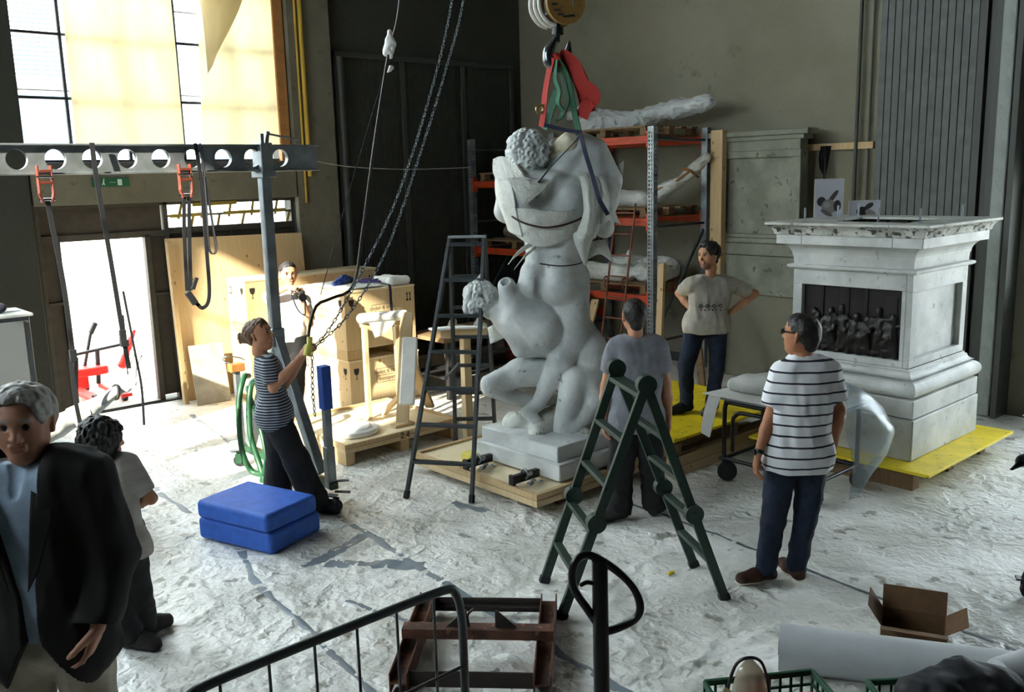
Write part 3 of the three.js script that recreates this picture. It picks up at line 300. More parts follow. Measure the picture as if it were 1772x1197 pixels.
function crate(label, x0, z1, w, d, y0, h, feet, logo = true) { // near corner at (x0, z1); faces towards -x and +z
  const g = T('wooden_crate', label, 'crate', 'plywood transport crates', [x0, y0, z1]); const f = feet ? .12 : 0;
  M('side_panel', bc(0, f, -.02, w, f + h, 0, .003), MT.pine, g); M('side_panel', bc(0, f, -d, .02, f + h, -.02, .003), MT.pine, g); M('side_panel', bc(.02, f, -d, w, f + h, -d + .02, .003), MT.pine, g); M('side_panel', bc(w - .02, f, -d + .02, w, f + h, -.02, .003), MT.pine, g); M('lid', bc(-.008, f + h, -d - .008, w + .008, f + h + .022, .008, .004), MT.ply, g); M('bottom', bc(.02, f, -d + .02, w - .02, f + .02, -.02, 0), MT.ply, g);
  if (feet) for (const [a, b] of [[0, .3], [w - .3, w]]) M('skid', bc(a, 0, -d, b, f - .001, 0, .004), MT.pine2, g);
  const pf = (geo, x, y, m = INK) => { geo.translate(x, f + y, .001); return M('printed_mark', geo, m, g); }, pl = (geo, z, y, m = INK) => { geo.rotateY(-PI / 2); geo.translate(-.001, f + y, z); return M('printed_mark', geo, m, g); };
  pf(glassMark(), .09, h - .15); pl(glassMark(), -.1, h - .15); pf(arrowMark(), w - .09, h - .12); pl(arrowMark(), -d + .1, h - .12);
  if (logo) { const lx = w * .52, ly = h * .62; const fr = (ww, hh) => merge([bx(ww, .004, .0012, 0, hh / 2, 0, 0), bx(ww, .004, .0012, 0, -hh / 2, 0, 0), bx(.004, hh, .0012, -ww / 2, 0, 0, 0), bx(.004, hh, .0012, ww / 2, 0, 0, 0), bx(ww, .004, .0012, 0, 0, 0, 0)]); pf(fr(.3, .17), lx, ly, INKB); pf(words('neder & riter', .042), lx, ly + .022, INKB); pf(words('transport', .038), lx, ly - .06, INKB); pl(fr(.3, .17), -d * .5, ly, INKB); pl(words('neder & riter', .042), -d * .5, ly + .022, INKB); pl(words('transport', .038), -d * .5, ly - .06, INKB); }
  return g; }
crate('lower pine transport crate standing on the floor under another crate', 5.59, -9.12, 1.0, 1.1, 0, .565, false);
crate('upper pine transport crate on skids with white foam on its lid', 5.57, -9.12, 1.0, 1.08, .588, .68, true);
crate('large pine crate standing behind the crate with white foam', 4.95, -10.36, 1.9, .5, 0, 1.5, false);
{ const F = (label, geo, pos) => { const o = M('foam_sheet', geo, MT.foam); if (pos) o.position.set(...pos); return tag(o, label, 'foam', 'white foam on the crate'); };
  F('thick folded white foam block at the end of the crate lid', blob([[6.3, 1.46, -9.55, .05, 6.3, 1.46, -9.2, .05, .03], [6.5, 1.46, -9.55, .05, 6.5, 1.46, -9.2, .05, .03], [6.3, 1.46, -9.2, .05, 6.5, 1.46, -9.2, .05, .05], [6.4, 1.46, -9.5, .06, 6.4, 1.46, -9.25, .06, .06]], .016, (d, x, y, z) => Math.max(d + .006 * n3(x * 12, y * 12, z * 12), 1.413 - y)));
  F('loose white foam sheet draped over the crate edge', sheet([[[5.62, 1.425, -10.1], [5.95, 1.43, -10.1], [6.2, 1.425, -10.1]], [[5.6, 1.43, -9.6], [5.95, 1.45, -9.6], [6.2, 1.43, -9.62]], [[5.6, 1.425, -9.2], [5.9, 1.43, -9.2], [6.2, 1.425, -9.2]]], .012, 8, .012, 2)); }
tag(M('plastic_bag', blob([[5.8, 1.48, -9.62, .05, 6.0, 1.48, -9.66, .045, .03], [5.72, 1.47, -9.56, .035, 5.9, 1.5, -9.6, .05, .03]], .012, (d, x, y, z) => Math.max(d + .018 * n3(x * 22, y * 22, z * 22) + .01 * n3(x * 50, y * 50, z * 50), 1.437 - y)), std({ color: 0x24408c, roughness: .3, map: TX.spat })), 'crumpled dark blue plastic bag on the white foam', 'bag');
tag(M('purple_strap', tube([[6.05, 1.47, -9.5], [6.15, 1.475, -9.42], [6.28, 1.475, -9.45], [6.25, 1.475, -9.6], [6.1, 1.47, -9.58], [6.02, 1.465, -9.45], [6.2, 1.465, -9.3]], .014, { rad: 6 }), std({ color: 0x4a3a78, roughness: .7 })), 'purple strap coiled on the white foam of the crate', 'strap');
tag(M('lashing_strap', ribbon([[6.18, 1.46, -9.4], [6.19, 1.445, -9.15], [6.195, 1.41, -9.09], [6.2, 1.2, -9.09], [6.22, .9, -9.09], [6.22, .5, -9.085]], .035, .003, V(1, 0, 0)), MT.strapBlue), 'dark blue strap hanging down the front of the upper crate', 'strap');
// ---------------------------------------------------------------- pallet with foam rest and easel
{ const g = T('wooden_pallet', 'shallow pine pallet tray with printed numbers carrying a foam-padded support', 'pallet', null, [0, 0, 0]); const x0 = 4.36, x1 = 5.75, z0 = -8.6, z1 = -7.28; M('deck', bc(x0 + .02, .15, z0, x1 - .02, .18, z1 - .02, .003), MT.ply, g); for (const [a, b, c, d] of [[x0, z1 - .03, x1, z1], [x0, z0, x1, z0 + .03], [x0, z0 + .03, x0 + .03, z1 - .03], [x1 - .03, z0 + .03, x1, z1 - .03]]) { M('edge_board', bc(a, .12, b, c, .165, d), MT.pine, g); M('edge_board', bc(a, .168, b, c, .21, d), MT.pine2, g); } for (const x of [x0 + .06, (x0 + x1) / 2, x1 - .06]) M('bearer', bc(x - .05, 0, z0 + .02, x + .05, .12, z1 - .01), MT.pine2, g);
  const t = words('2.4', .06, fontB); t.translate((x0 + x1) / 2, .14, z1 + .001); M('printed_number', t, INK, g); }
{ const o = M('foam_ring', lathe([[.0, 0], [.26, 0], [.27, .02], [.26, .05], [.2, .055], [.19, .07], [.15, .085], [0, .09]], 36), MT.foam); o.position.set(4.72, .181, -7.72); tag(o, 'round white foam pad lying on the pallet tray', 'foam pad'); }
{ const g = T('padded_support', 'pine support frame with white foam padding standing on the pallet', 'support', null, [5.22, .181, -7.8]); const p = MT.pine; M('post', bar([-.1, 0, -.22], [-.1, 1.03, -.22], .05, .05), p, g); M('post', bar([.3, 0, -.22], [.3, .95, -.22], .05, .05), p, g); M('crossbar', bar([-.14, 1.03, -.22], [.36, 1.0, -.2], .07, .05, V(0, 1, 0)), p, g); M('foam_pad', blob([[-.14, 1.09, -.2, .055, .38, 1.07, -.17, .055, .02]], .014), MT.foam, g);
  M('sloping_board', bar([.0, .0, .24], [.38, 1.1, -.12], .13, .045, V(1, -.2, 1)), p, g); M('foam_pad', bar([.07, .2, .24], [.3, .86, .03], .16, .06, V(1, -.2, 1), .02), MT.foam, g); M('brace', bar([.28, .66, .02], [.62, .02, -.1], .1, .04, V(.3, .4, 1)), p, g); M('brace', bar([.1, .3, .12], [.1, .02, -.25], .05, .05), p, g); M('foot_board', bc(-.12, 0, .2, .12, .03, .3), p, g); M('foam_flap', sheet([[[-.08, 1.06, -.17], [.1, 1.06, -.16], [.28, 1.04, -.16]], [[-.05, .98, -.16], [.1, .97, -.14], [.24, 1.0, -.14]], [[-.02, .88, -.15], [.06, .9, -.13], [.16, .96, -.13]]], .006, 5), MT.foamThin, g); }
// ---------------------------------------------------------------- boards leaning on the gate
{ const g = T('plywood_board', 'large knotty plywood board leaning against the steel gate', 'board', null, [0, 0, 0]); M('panel', bar([5.24, 0, -10.98], [5.28, 2.02, -11.19], 1.84, .035, V(1, 0, .03)), MT.pine, g); M('edge_batten', bar([4.33, 0, -10.93], [4.37, 2.0, -11.13], .05, .04, V(1, 0, 0)), MT.pine2, g); }
tag(M('plywood_board', bar([6.12, 0, -11.08], [6.14, 1.98, -11.215], .14, .02, V(1, 0, 0)), MT.pine2), 'narrow plywood offcut standing behind the large knotty board', 'board');
tag(M('grey_panel', bar([4.6, 0, -10.72], [4.62, .72, -10.9], .42, .025, V(1, 0, .1)), std({ color: 0x9d9b95, map: TX.paint, roughness: .8 })), 'small grey board leaning against the large plywood board', 'board');
tag(M('foam_scrap', bx(.13, .05, .08, 5.05, .026, -10.72, .01), MT.foam), 'small white foam block on the floor by the plywood board', 'foam');
// ---------------------------------------------------------------- blue mats
{ const mat = (label, y, h, s, ry, cx, cz, top) => { const o = M('blue_mat', buv(new RoundedBoxGeometry(.54 * s, h, .76 * s, 4, .035)), top); o.position.set(cx, y + h / 2, cz); o.rotation.y = ry; return tag(o, label, 'mat', 'blue foam mats on the floor'); };
  const bm = std({ color: 0x2a61c2, map: TX.cloth, roughness: .65 }); mat('lower thick blue foam mat lying on the floor', .012, .17, 1, 18 * D2R, 2.97, -6.28, bm); mat('upper blue foam mat on top of the thick one', .186, .14, .98, 17 * D2R, 2.95, -6.26, bm); }
// ---------------------------------------------------------------- gantry crane with perforated beam
function caster(parent, x, y, z, r, ry, m, name = 'caster') { const c = M(name, [bx(.07, .012, .09, 0, 2 * r + .03, 0), bx(.006, r + .04, .06, -.028, r + .01 + .01, .02), bx(.006, r + .04, .06, .028, r + .02, .02)], m, parent); M('wheel', [new THREE.CylinderGeometry(r, r, .04, 22).rotateZ(PI / 2).translate(0, r, .03), new THREE.CylinderGeometry(r * .45, r * .45, .05, 14).rotateZ(PI / 2).translate(0, r, .03)], MT.rubber, c); c.position.set(x, y, z); c.rotation.y = ry; return c; }
{ const g = T('gantry_crane', 'aluminium gantry crane with a perforated beam on a splayed wheeled frame', 'gantry', null, [0, 0, 0]);
  const s = new THREE.Shape(); s.moveTo(-1.6, 0); s.lineTo(4.19, 0); s.lineTo(4.19, .2); s.lineTo(-1.6, .2); s.closePath(); for (let x = 1.8 - 13 * .255; x < 4; x += .255) { const h = new THREE.Path(); h.absarc(x, .1, .072, 0, 2 * PI, false); s.holes.push(h); }
  const web = new THREE.ExtrudeGeometry(s, { depth: .05, bevelEnabled: false, curveSegments: 20 }); web.translate(0, 2.785, -7.225); M('beam', [buv(web), bc(-1.6, 2.775, -7.26, 4.2, 2.79, -7.14), bc(-1.6, 2.98, -7.26, 4.2, 2.995, -7.14)], MT.alu, g);
  const frame = (x, name) => { M('post', [bx(.09, 1.5, .09, x, 2.04, -7.2, .012)], MT.galv, g); M('head_clamp', [bx(.11, .26, .17, x, 2.88, -7.2, .01), bx(.13, .05, .2, x, 2.75, -7.2), bar([x - .05, 3.0, -7.1], [x - .05, 3.08, -7.1], .03, .03), cyl([x, 3.0, -7.12], [x + .02, 3.1, -7.12], .018), cyl([x + .02, 3.08, -7.12], [x + .3, 3.03, -7.1], .009)], MT.galv, g); M('collar', bx(.12, .16, .12, x, 1.36, -7.2, .01), MT.galv, g);
    M('leg', bar([x, 1.36, -7.19], [x, .26, -6.58], .08, .1, V(1, 0, 0), .01), MT.galv, g); M('leg', bar([x, 1.36, -7.21], [x, .26, -7.86], .08, .1, V(1, 0, 0), .01), MT.galv, g); M('jack_post', [bx(.06, .6, .06, x, .56, -6.42, .006), bx(.075, .36, .075, x, .35, -6.42, .006), cyl([x + .02, .23, -6.4], [x + .12, .23, -6.33], .01), cyl([x + .02, .14, -6.4], [x + .12, .13, -6.32], .012)], MT.galv, g); M('foam_pad', bx(.085, .36, .085, x, 1.03, -6.42, .006), std({ color: 0x2a4fa3, roughness: .8 }), g);
    M('jack_post', [bx(.055, .72, .055, x - .02, .58, -8.0, .006), cyl([x - .02, .3, -8.0], [x - .14, .28, -8.05], .011), cyl([x - .02, .18, -8.0], [x - .13, .17, -8.05], .01)], MT.galv, g); M('wooden_block', [bx(.14, .08, .1, x - .02, .98, -8.0, .01)], std({ color: 0xa9703a, roughness: .6, map: TX.cloth }), g);
    M('base_rail', bar([x, .2, -6.36], [x, .2, -8.02], .07, .06), MT.greenPaint, g); caster(g, x - .05, 0, -6.33, .055, .5, MT.galvDark); caster(g, x - .05, 0, -8.08, .06, .9, MT.greenPaint); };
  frame(3.69); frame(-1.2); }
tag(M('wire_loop', tube([[3.62, 1.03, -8.0], [3.56, 1.06, -8.02], [3.58, 1.1, -7.98], [3.7, 1.07, -7.97], [3.75, 1.04, -7.98]], .007, { rad: 6 }), MT.chrome), 'thin steel loop lying on the wooden block of the gantry', 'wire loop');
{ const g = T('green_hose', 'thick green hose looped around the gantry base rail', 'hose', null, [0, 0, 0]); M('hose_loop', [tube([[3.74, .9, -7.9], [3.62, .92, -7.75], [3.52, .7, -7.68], [3.5, .3, -7.65], [3.56, .08, -7.62], [3.62, .05, -7.5]], .028, { rad: 8 })], MT.greenPaint, g); M('hose_loop', [tube([[3.7, .92, -7.6], [3.56, .88, -7.5], [3.5, .5, -7.45], [3.52, .2, -7.35], [3.5, .045, -7.2]], .028, { rad: 8 })], MT.greenPaint, g); M('hose_loop', tube([[3.6, .85, -7.65], [3.54, .6, -7.35], [3.52, .3, -7.22], [3.5, .07, -7.3]], .02, { rad: 7 }), MT.greenPaint, g); }
// straps and clamps hanging from the gantry beam
function clamp_(label, x, strapPts, extra) { const g = T('strap_clamp', label, 'clamp', 'clamps on the gantry beam', [0, 0, 0]); M('jaw', [bx(.012, .2, .05, x - .045, 2.74, -7.11, .004), bx(.012, .2, .05, x + .045, 2.74, -7.11, .004), bx(.1, .02, .05, x, 2.72, -7.11), bx(.08, .02, .05, x, 2.8, -7.11), bar([x - .05, 2.65, -7.11], [x - .03, 2.58, -7.11], .014, .04), bar([x + .05, 2.65, -7.11], [x + .03, 2.58, -7.11], .014, .04)], std({ color: 0x6b2a18, roughness: .6, map: TX.paint }), g); M('shackle', cyl([x - .05, 2.6, -7.11], [x + .05, 2.6, -7.11], .012), MT.chrome, g); M('clamp_screw', cyl([x - .06, 2.76, -7.08], [x + .05, 2.76, -7.08], .008), MT.chrome, g); return g; }
clamp_('red steel clamp on the beam above the strapped marble arm', 1.95); clamp_('red steel clamp on the beam holding the empty dark sling', 2.97);
const S_ = (name, label, geo, m = MT.strapDark) => tag(M(name, geo, m), label, 'strap', 'straps hanging from the gantry');
S_('lifting_strap', 'long dark strap from the clamp down around the marble forearm', [ribbon([[1.95, 2.6, -7.11], [1.99, 2.0, -7.1], [2.0, 1.5, -7.1]], .035, .006, V(1, 0, 0)), bx(.05, .09, .03, 2.0, 1.46, -7.1), ribbon([[1.98, 1.44, -7.1], [1.97, 1.15, -7.06], [1.98, .96, -7.05]], .03, .005, V(1, 0, 0)), ribbon([[2.02, 1.44, -7.1], [2.05, 1.15, -7.3], [2.06, .96, -7.34]], .03, .005, V(1, 0, 0))]);
S_('lifting_strap', 'dark ratchet strap from the beam to the marble wrist', [ribbon([[2.3, 3.0, -7.12], [2.3, 2.74, -7.1], [2.34, 2.13, -7.1], [2.37, 1.6, -7.1], [2.39, 1.3, -7.1]], .035, .006, V(1, 0, 0)), bx(.06, .05, .04, 2.375, 1.5, -7.1), bx(.05, .09, .03, 2.37, 1.56, -7.1)]);
S_('lifting_strap', 'thin tail of the ratchet strap hanging below the marble hand', ribbon([[2.4, 1.9, -7.08], [2.43, 1.4, -7.04], [2.45, 1.15, -7.04], [2.44, .85, -7.04]], .018, .004, V(1, 0, 0)));
S_('lifting_strap', 'empty dark sling with black buckle hanging in a long loop', [ribbon([[2.95, 2.6, -7.11], [2.92, 2.3, -7.1], [2.9, 1.85, -7.1]], .03, .005, V(1, 0, 0)), ribbon([[2.99, 2.6, -7.11], [2.96, 2.3, -7.1], [2.93, 1.85, -7.1]], .03, .005, V(1, 0, 0)), bar([2.9, 1.84, -7.1], [2.96, 1.74, -7.1], .05, .03), bar([2.94, 1.86, -7.08], [2.98, 1.95, -7.08], .03, .02), ribbon([[3.08, 3.0, -7.12], [3.09, 2.74, -7.1], [3.09, 2.2, -7.1], [3.08, 1.8, -7.1], [3.02, 1.7, -7.1], [2.96, 1.75, -7.1]], .03, .005, V(1, 0, 0))]);
S_('lifting_strap', 'short looped dark strap end hanging beside the empty sling', ribbon([[3.12, 3.0, -7.12], [3.13, 2.72, -7.1], [3.16, 2.35, -7.1], [3.17, 2.16, -7.1], [3.13, 2.13, -7.1], [3.11, 2.22, -7.1], [3.12, 2.6, -7.1], [3.12, 2.74, -7.1]], .028, .005, V(.2, 0, 1)));
// ---------------------------------------------------------------- step ladders
function stepLadder(name, label, F, B, top, rungs, w, m, feetM, hinge) { // F, B: [left foot, right foot]; top: [left, right]
  const g = T(name, label, 'ladder', null, [0, 0, 0]); const lerp = (a, b, t) => [mix(a[0], b[0], t), mix(a[1], b[1], t), mix(a[2], b[2], t)]; const side = V(F[1][0] - F[0][0], 0, F[1][2] - F[0][2]).normalize();
  for (const [P, off] of [[F, 0], [B, 1]]) { const d = off ? .03 : 0; for (let k = 0; k < 2; k++) { M('rail', bar(P[k], top[k], w, w * 1.7, side, .004), m, g); M('foot', bar([P[k][0], .0, P[k][2]], lerp(P[k], top[k], .03), w * 1.35, w * 2, side, .006), feetM, g); } for (let i = 1; i <= rungs; i++) { const t = i / (rungs + .25); M('rung', bar(lerp(P[0], top[0], t), lerp(P[1], top[1], t), .055, .03, V(0, 0, 1), .006), m, g); } }
  return g; }
{ const m = std({ color: 0x3a3f41, map: TX.spat, roughness: .55, metalness: .25 }); const g = stepLadder('step_ladder', 'dark splashed aluminium step ladder straddling the statue platform corner', [[4.25, 0, -6.15], [4.57, 0, -5.66]], [[5.55, 0, -7.1], [5.85, 0, -6.82]], [[5.0, 2.18, -6.36], [5.2, 2.18, -6.13]], 7, .03, m, MT.rubber); M('top_step', bar([4.99, 2.17, -6.37], [5.21, 2.17, -6.12], .09, .02, V(1, 0, -1)), std({ color: 0x9da2a3, map: TX.spat, roughness: .5 }), g); M('stay', bar([4.75, .95, -6.2], [5.3, .95, -6.68], .012, .02, V(0, 1, 0)), MT.galv, g); }
{ const m = std({ color: 0x263a30, map: TX.spat, roughness: .55, metalness: .15 }), top = [[4.37, 1.44, -3.87], [4.13, 1.44, -3.42]]; const g = stepLadder('folding_ladder', 'dark green folding multi-joint ladder standing open behind the grey shirt', [[3.94, 0, -4.14], [3.66, 0, -3.7]], [[4.85, 0, -3.58], [4.58, 0, -3.14]], top, 5, .035, m, MT.rubber);
  const disc = (p, n) => M('hinge', [cyl([p[0] - n.x * .03, p[1], p[2] - n.z * .03], [p[0] + n.x * .03, p[1], p[2] + n.z * .03], .06, 22), cyl([p[0] - n.x * .036, p[1], p[2] - n.z * .036], [p[0] + n.x * .036, p[1], p[2] + n.z * .036], .02, 10)], m, g); const n = V(-.27, 0, .45).normalize(); for (const p of top) disc(p, n); const F = [[[3.94, 0, -4.14], 0], [[3.66, 0, -3.7], 1], [[4.85, 0, -3.58], 0], [[4.58, 0, -3.14], 1]]; for (const [f, k] of F) disc([mix(f[0], top[k][0], .42), .6, mix(f[2], top[k][2], .42)], n); }
// ---------------------------------------------------------------- pallet rack
{ const xf = 9.2, xr = 10.32; const g = T('pallet_rack', 'galvanised pallet rack with orange beams against the wall', 'rack', null, [0, 0, 0]); const perf = w => { const q = new THREE.Shape(); q.moveTo(-w / 2, 0); q.lineTo(w / 2, 0); q.lineTo(w / 2, 3.26); q.lineTo(-w / 2, 3.26); q.closePath(); for (let y = .12; y < 3.2; y += .05) for (const o of [-1, 1]) { const h = new THREE.Path(), c = o * w * .22; h.moveTo(c - .009, y); h.lineTo(c - .009, y + .026); h.lineTo(c + .009, y + .026); h.lineTo(c + .009, y); h.closePath(); q.holes.push(h); } return new THREE.ExtrudeGeometry(q, { depth: .003, bevelEnabled: false }); };
  for (const z of [-7.52, -9.3, -11.1]) { for (const x of [xf, xr]) { if (x === xr) M('upright', [bc(x - .04, 0, z - .05, x + .04, 3.26, z + .05, .008), bc(x - .06, 0, z - .07, x + .06, .01, z + .07)], MT.galv, g); else { const A = perf(.1), B = perf(.08); A.rotateY(PI / 2); A.translate(x - .04, 0, z); B.translate(x, 0, z + .047); M('upright', [buv(A), buv(B), bc(x + .037, 0, z - .05, x + .04, 3.26, z + .047, 0), bc(x - .0365, 0, z - .05, x + .037, 3.26, z - .047, 0), bc(x - .06, 0, z - .07, x + .06, .01, z + .07)], MT.galv, g); } } M('brace', bar([xf, .5, z], [xr, 1.95, z], .03, .03), MT.galvDark, g); M('brace', bar([xf, 2.0, z], [xr, 2.0, z], .03, .03), MT.galvDark, g); M('brace', bar([xf, 3.1, z], [xr, 3.1, z], .03, .03), MT.galvDark, g); M('brace', bar([xf, .5, z], [xr, .5, z], .03, .03), MT.galvDark, g); }
  for (const [za, zb, ys] of [[-7.57, -9.25, [1.06, 2.06, 3.1]], [-9.35, -11.05, [.6, 1.56, 2.57]]]) for (const y of ys) for (const x of [xf, xr]) { M('shelf_beam', [bc(x - .025, y - .05, zb, x + .025, y + .05, za, .006), bc(x - .028, y - .012, zb + .03, x + .028, y + .012, za - .03, .004)], MT.orangeSteel, g); for (const z of [za - .01, zb + .01]) M('beam_bracket', bx(.085, .22, .03, x, y, z, .003), MT.orangeSteel, g); } }
function palletOn(label, x, y, z, len) { const g = T('rack_pallet', label, 'pallet', 'pallets on the rack', [x, y, z]); for (let i = 0; i < 5; i++) M('deck_board', bc(-.55 + i * .245, .1, -len / 2, -.43 + i * .245, .125, len / 2, .003), MT.oldwood, g); for (const k of [-1, 0, 1]) { for (const q of [-1, 0, 1]) M('block', bx(.11, .08, .1, q * .47, .06, k * (len / 2 - .06)), MT.oldwood, g); M('runner', bc(-.54, 0, k * (len / 2 - .06) - .05, .54, .02, k * (len / 2 - .06) + .05, .003), MT.oldwood, g); } return g; }
const shelfY = [[-8.4, 1.112, 'floor tier'], [-8.4, 2.112, 'middle tier'], [-8.4, 3.152, 'top tier'], [-10.2, .652, 'lowest tier by the dark wall'], [-10.2, 1.612, 'second tier by the dark wall'], [-10.2, 2.622, 'upper tier by the dark wall']];
for (const [z, y, n] of shelfY) palletOn('weathered wooden pallet on the ' + n + ' of the rack', 9.76, y, z, 1.5);
const WHITE_SHARD = std({ map: TX.marbleOld, roughness: .7 });
function wrapped(label, prims, mat, h = .02, amp = .02, fl) { const f = T('wrapped_fragment', label, 'wrapped sculpture', 'wrapped fragments on the rack'); const core = prims.map(p => { const q = [...p]; q[3] *= .7; q[7] *= .7; return q; }); M('marble_piece', blob(core, .03, null, .04), WHITE_SHARD, f); M('plastic_wrap', blob(prims, h, (d, x, y, z) => { let e = d + amp * 1.6 * (Math.abs(n3(x * 5, y * 8, z * 6)) - .3) + amp * (Math.abs(n3(x * 15, y * 19, z * 13)) - .4); return fl !== undefined ? Math.max(e, fl - y) : e; }, .08), mat, f); return f; }
wrapped('long sculpture wrapped in clear plastic on the top tier of the rack', [[9.6, 3.42, -9.05, .16, 9.75, 3.4, -8.5, .1, .12], [9.75, 3.4, -8.5, .08, 9.9, 3.5, -7.7, .12, .12], [9.9, 3.5, -7.7, .12, 9.95, 3.56, -7.2, .09, .1], [9.55, 3.36, -8.9, .14, 9.9, 3.36, -8.2, .1, .14], [9.5, 3.5, -9.25, .06, 9.6, 3.62, -9.0, .05, .05]], MT.wrap, .022, .03, 3.278);
wrapped('figure fragment in clear plastic and brown tape on the middle tier', [[9.5, 2.36, -8.75, .12, 9.75, 2.34, -8.1, .1, .08], [9.8, 2.4, -7.9, .11, 9.85, 2.62, -7.5, .07, .06], [9.85, 2.66, -7.45, .07, 9.9, 2.86, -7.2, .06, .05], [9.6, 2.35, -8.9, .09, 9.95, 2.33, -8.8, .08, .1]], MT.wrapDense, .018, .02, 2.238);
tag(M('brown_tape', [tube([[9.72, 2.32, -7.95], [9.7, 2.45, -7.85], [9.78, 2.56, -7.6], [9.8, 2.7, -7.38]], .02, { rad: 6 }), tube([[9.78, 2.72, -7.5], [9.76, 2.7, -7.36], [9.84, 2.62, -7.3]], .018, { rad: 6 })], std({ color: 0x8a5a2a, roughness: .6 })), 'brown packing tape around the middle tier fragment', 'tape');
wrapped('white bundled pieces in plastic film on the lower tier of the rack', [[9.45, 1.33, -8.85, .14, 9.5, 1.33, -8.2, .13, .1], [9.5, 1.36, -7.95, .12, 9.6, 1.36, -7.7, .14, .08], [9.8, 1.4, -8.6, .16, 9.9, 1.4, -7.8, .15, .12], [9.6, 1.5, -8.3, .06, 9.6, 1.62, -8.25, .03, .05]], MT.wrapDense, .02, .022, 1.238);
wrapped('dusty plaster shard on the second tier by the dark wall', [[9.5, 1.85, -9.9, .16, 9.6, 1.82, -10.5, .1, .1], [9.6, 1.84, -10.7, .1, 9.9, 1.82, -10.2, .14, .1]], std({ color: 0x8c7f6c, map: TX.spat, roughness: .8 }), .024, .02, 1.738);
wrapped('pale shard in plastic on the upper tier by the dark wall', [[9.5, 2.85, -10.1, .12, 9.55, 2.83, -10.6, .08, .06], [9.5, 2.88, -9.75, .1, 9.7, 2.86, -10.0, .12, .08]], std({ color: 0xa59a88, map: TX.spat, roughness: .7 }), .022, .02, 2.748);
wrapped('grey rubble sacks on the lowest tier by the dark wall', [[9.5, .88, -10.7, .13, 9.6, .88, -10.1, .14, .08], [9.55, .87, -9.9, .12, 9.8, .87, -9.6, .12, .08]], std({ color: 0x57524a, map: TX.spat, roughness: .9 }), .024, .02, .778);
{ const m = std({ color: 0x7a4a38, roughness: .6, metalness: .2 }), g = T('hook_ladder', 'slim rust-red hook ladder leaning on the orange rack beams', 'ladder', null, [0, 0, 0]); const a0 = [8.98, .32, -8.24], a1 = [9.13, 2.3, -8.06], b0 = [8.98, .32, -7.9], b1 = [9.13, 2.3, -7.74]; M('rail', cyl(a0, a1, .014, 8), m, g); M('rail', cyl(b0, b1, .014, 8), m, g); for (let i = 0; i < 7; i++) { const t = .1 + i * .14, L = (p, q) => [mix(p[0], q[0], t), mix(p[1], q[1], t), mix(p[2], q[2], t)]; M('rung', cyl(L(a0, a1), L(b0, b1), .011, 8), m, g); } for (const z of [-8.18, -7.86]) M('hook', tube([[9.02, 1.2, z], [9.0, 1.3, z], [9.06, 1.34, z], [9.08, 1.26, z]], .011, { rad: 6 }), m, g); M('foot_bar', cyl([8.98, .32, -8.26], [8.98, .0, -8.26], .014, 8), m, g); M('foot_bar', cyl([8.98, .32, -7.88], [8.98, .0, -7.88], .014, 8), m, g); }
tag(M('timber_post', bar([8.55, 0, -6.9], [9.1, 1.55, -7.28], .09, .05, V(0, 0, 1)), MT.pine2), 'pine plank leaning against the rack upright behind the standing man', 'timber');
tag(M('timber_post', bar([9.0, 0, -6.55], [9.35, 1.2, -7.0], .1, .04, V(0, 0, 1)), MT.oldwood), 'darker plank leaning low beside the rack end', 'timber');
for (let i = 0; i < 5; i++) tag(M('leaning_plank', bar([8.62 + i * .03, 0, -8.36 - i * .2], [9.1, 1.0 + (i % 2) * .1, -8.42 - i * .18], .13, .03, V(0, 0, 1)), i % 2 ? MT.oldwood : MT.pine2), i % 2 ? 'grey weathered plank leaning in a row under the orange rack beam' : 'yellowish plank leaning in a row under the orange rack beam', 'plank', i % 2 ? 'grey planks under the rack' : 'yellow planks under the rack');
// low worktable with fragments behind the ladder
{ const g = T('work_trestle', 'dark cluttered work trestle behind the step ladder', 'table', null, [7.6, 0, -9.0]); M('top', bc(-1.0, .72, -.4, .9, .77, .4), MT.oldwood, g); for (const [x, z] of [[-.9, -.35], [-.9, .35], [.8, -.35], [.8, .35]]) M('leg', bar([x, 0, z], [x, .72, z], .06, .06), MT.castIron, g); M('shelf', bc(-.95, .25, -.35, .85, .28, .35), MT.castIron, g); M('rail', bar([-.9, .5, .35], [.8, .5, .35], .04, .03, V(0, 1, 0)), MT.castIron, g); }
for (const [x, z, s, l] of [[6.95, -8.85, 1, 'plaster shard beside the crate end on the work trestle'], [7.3, -8.75, .8, 'small plaster cup shape on the work trestle'], [7.75, -8.8, 1.1, 'broken plaster block in the middle of the work trestle'], [8.2, -8.9, .9, 'plaster lump at the far end of the work trestle']]) tag(M('plaster_fragment', blob([[x, .84, z, .06 * s, x + .12 * s, .82, z + .05, .05 * s, .02], [x + .04, .9, z - .05, .05 * s, x + .02, .82, z - .1, .05 * s, .02]], .014, (d, a, b, c) => Math.max(d + .015 * n3(a * 14, b * 14, c * 14), .772 - b)), WHITE_SHARD), l, 'plaster fragment', 'plaster fragments on the trestle');
for (const [x, z, r, c, l] of [[7.0, -8.9, .14, 0x5b564e, 'grey bucket under the work trestle'], [7.5, -8.95, .16, 0x3d3a36, 'dark tub under the work trestle'], [8.0, -8.9, .13, 0x6d2a22, 'dull red bucket under the work trestle']]) { const o = M('bucket', lathe([[0, 0], [r * .8, 0], [r, .26], [r * 1.06, .27], [r * .96, .27], [r * .76, .02], [0, .02]], 24), std({ color: c, roughness: .7 })); o.position.set(x, .282, z); tag(o, l, 'bucket', 'buckets under the trestle'); }
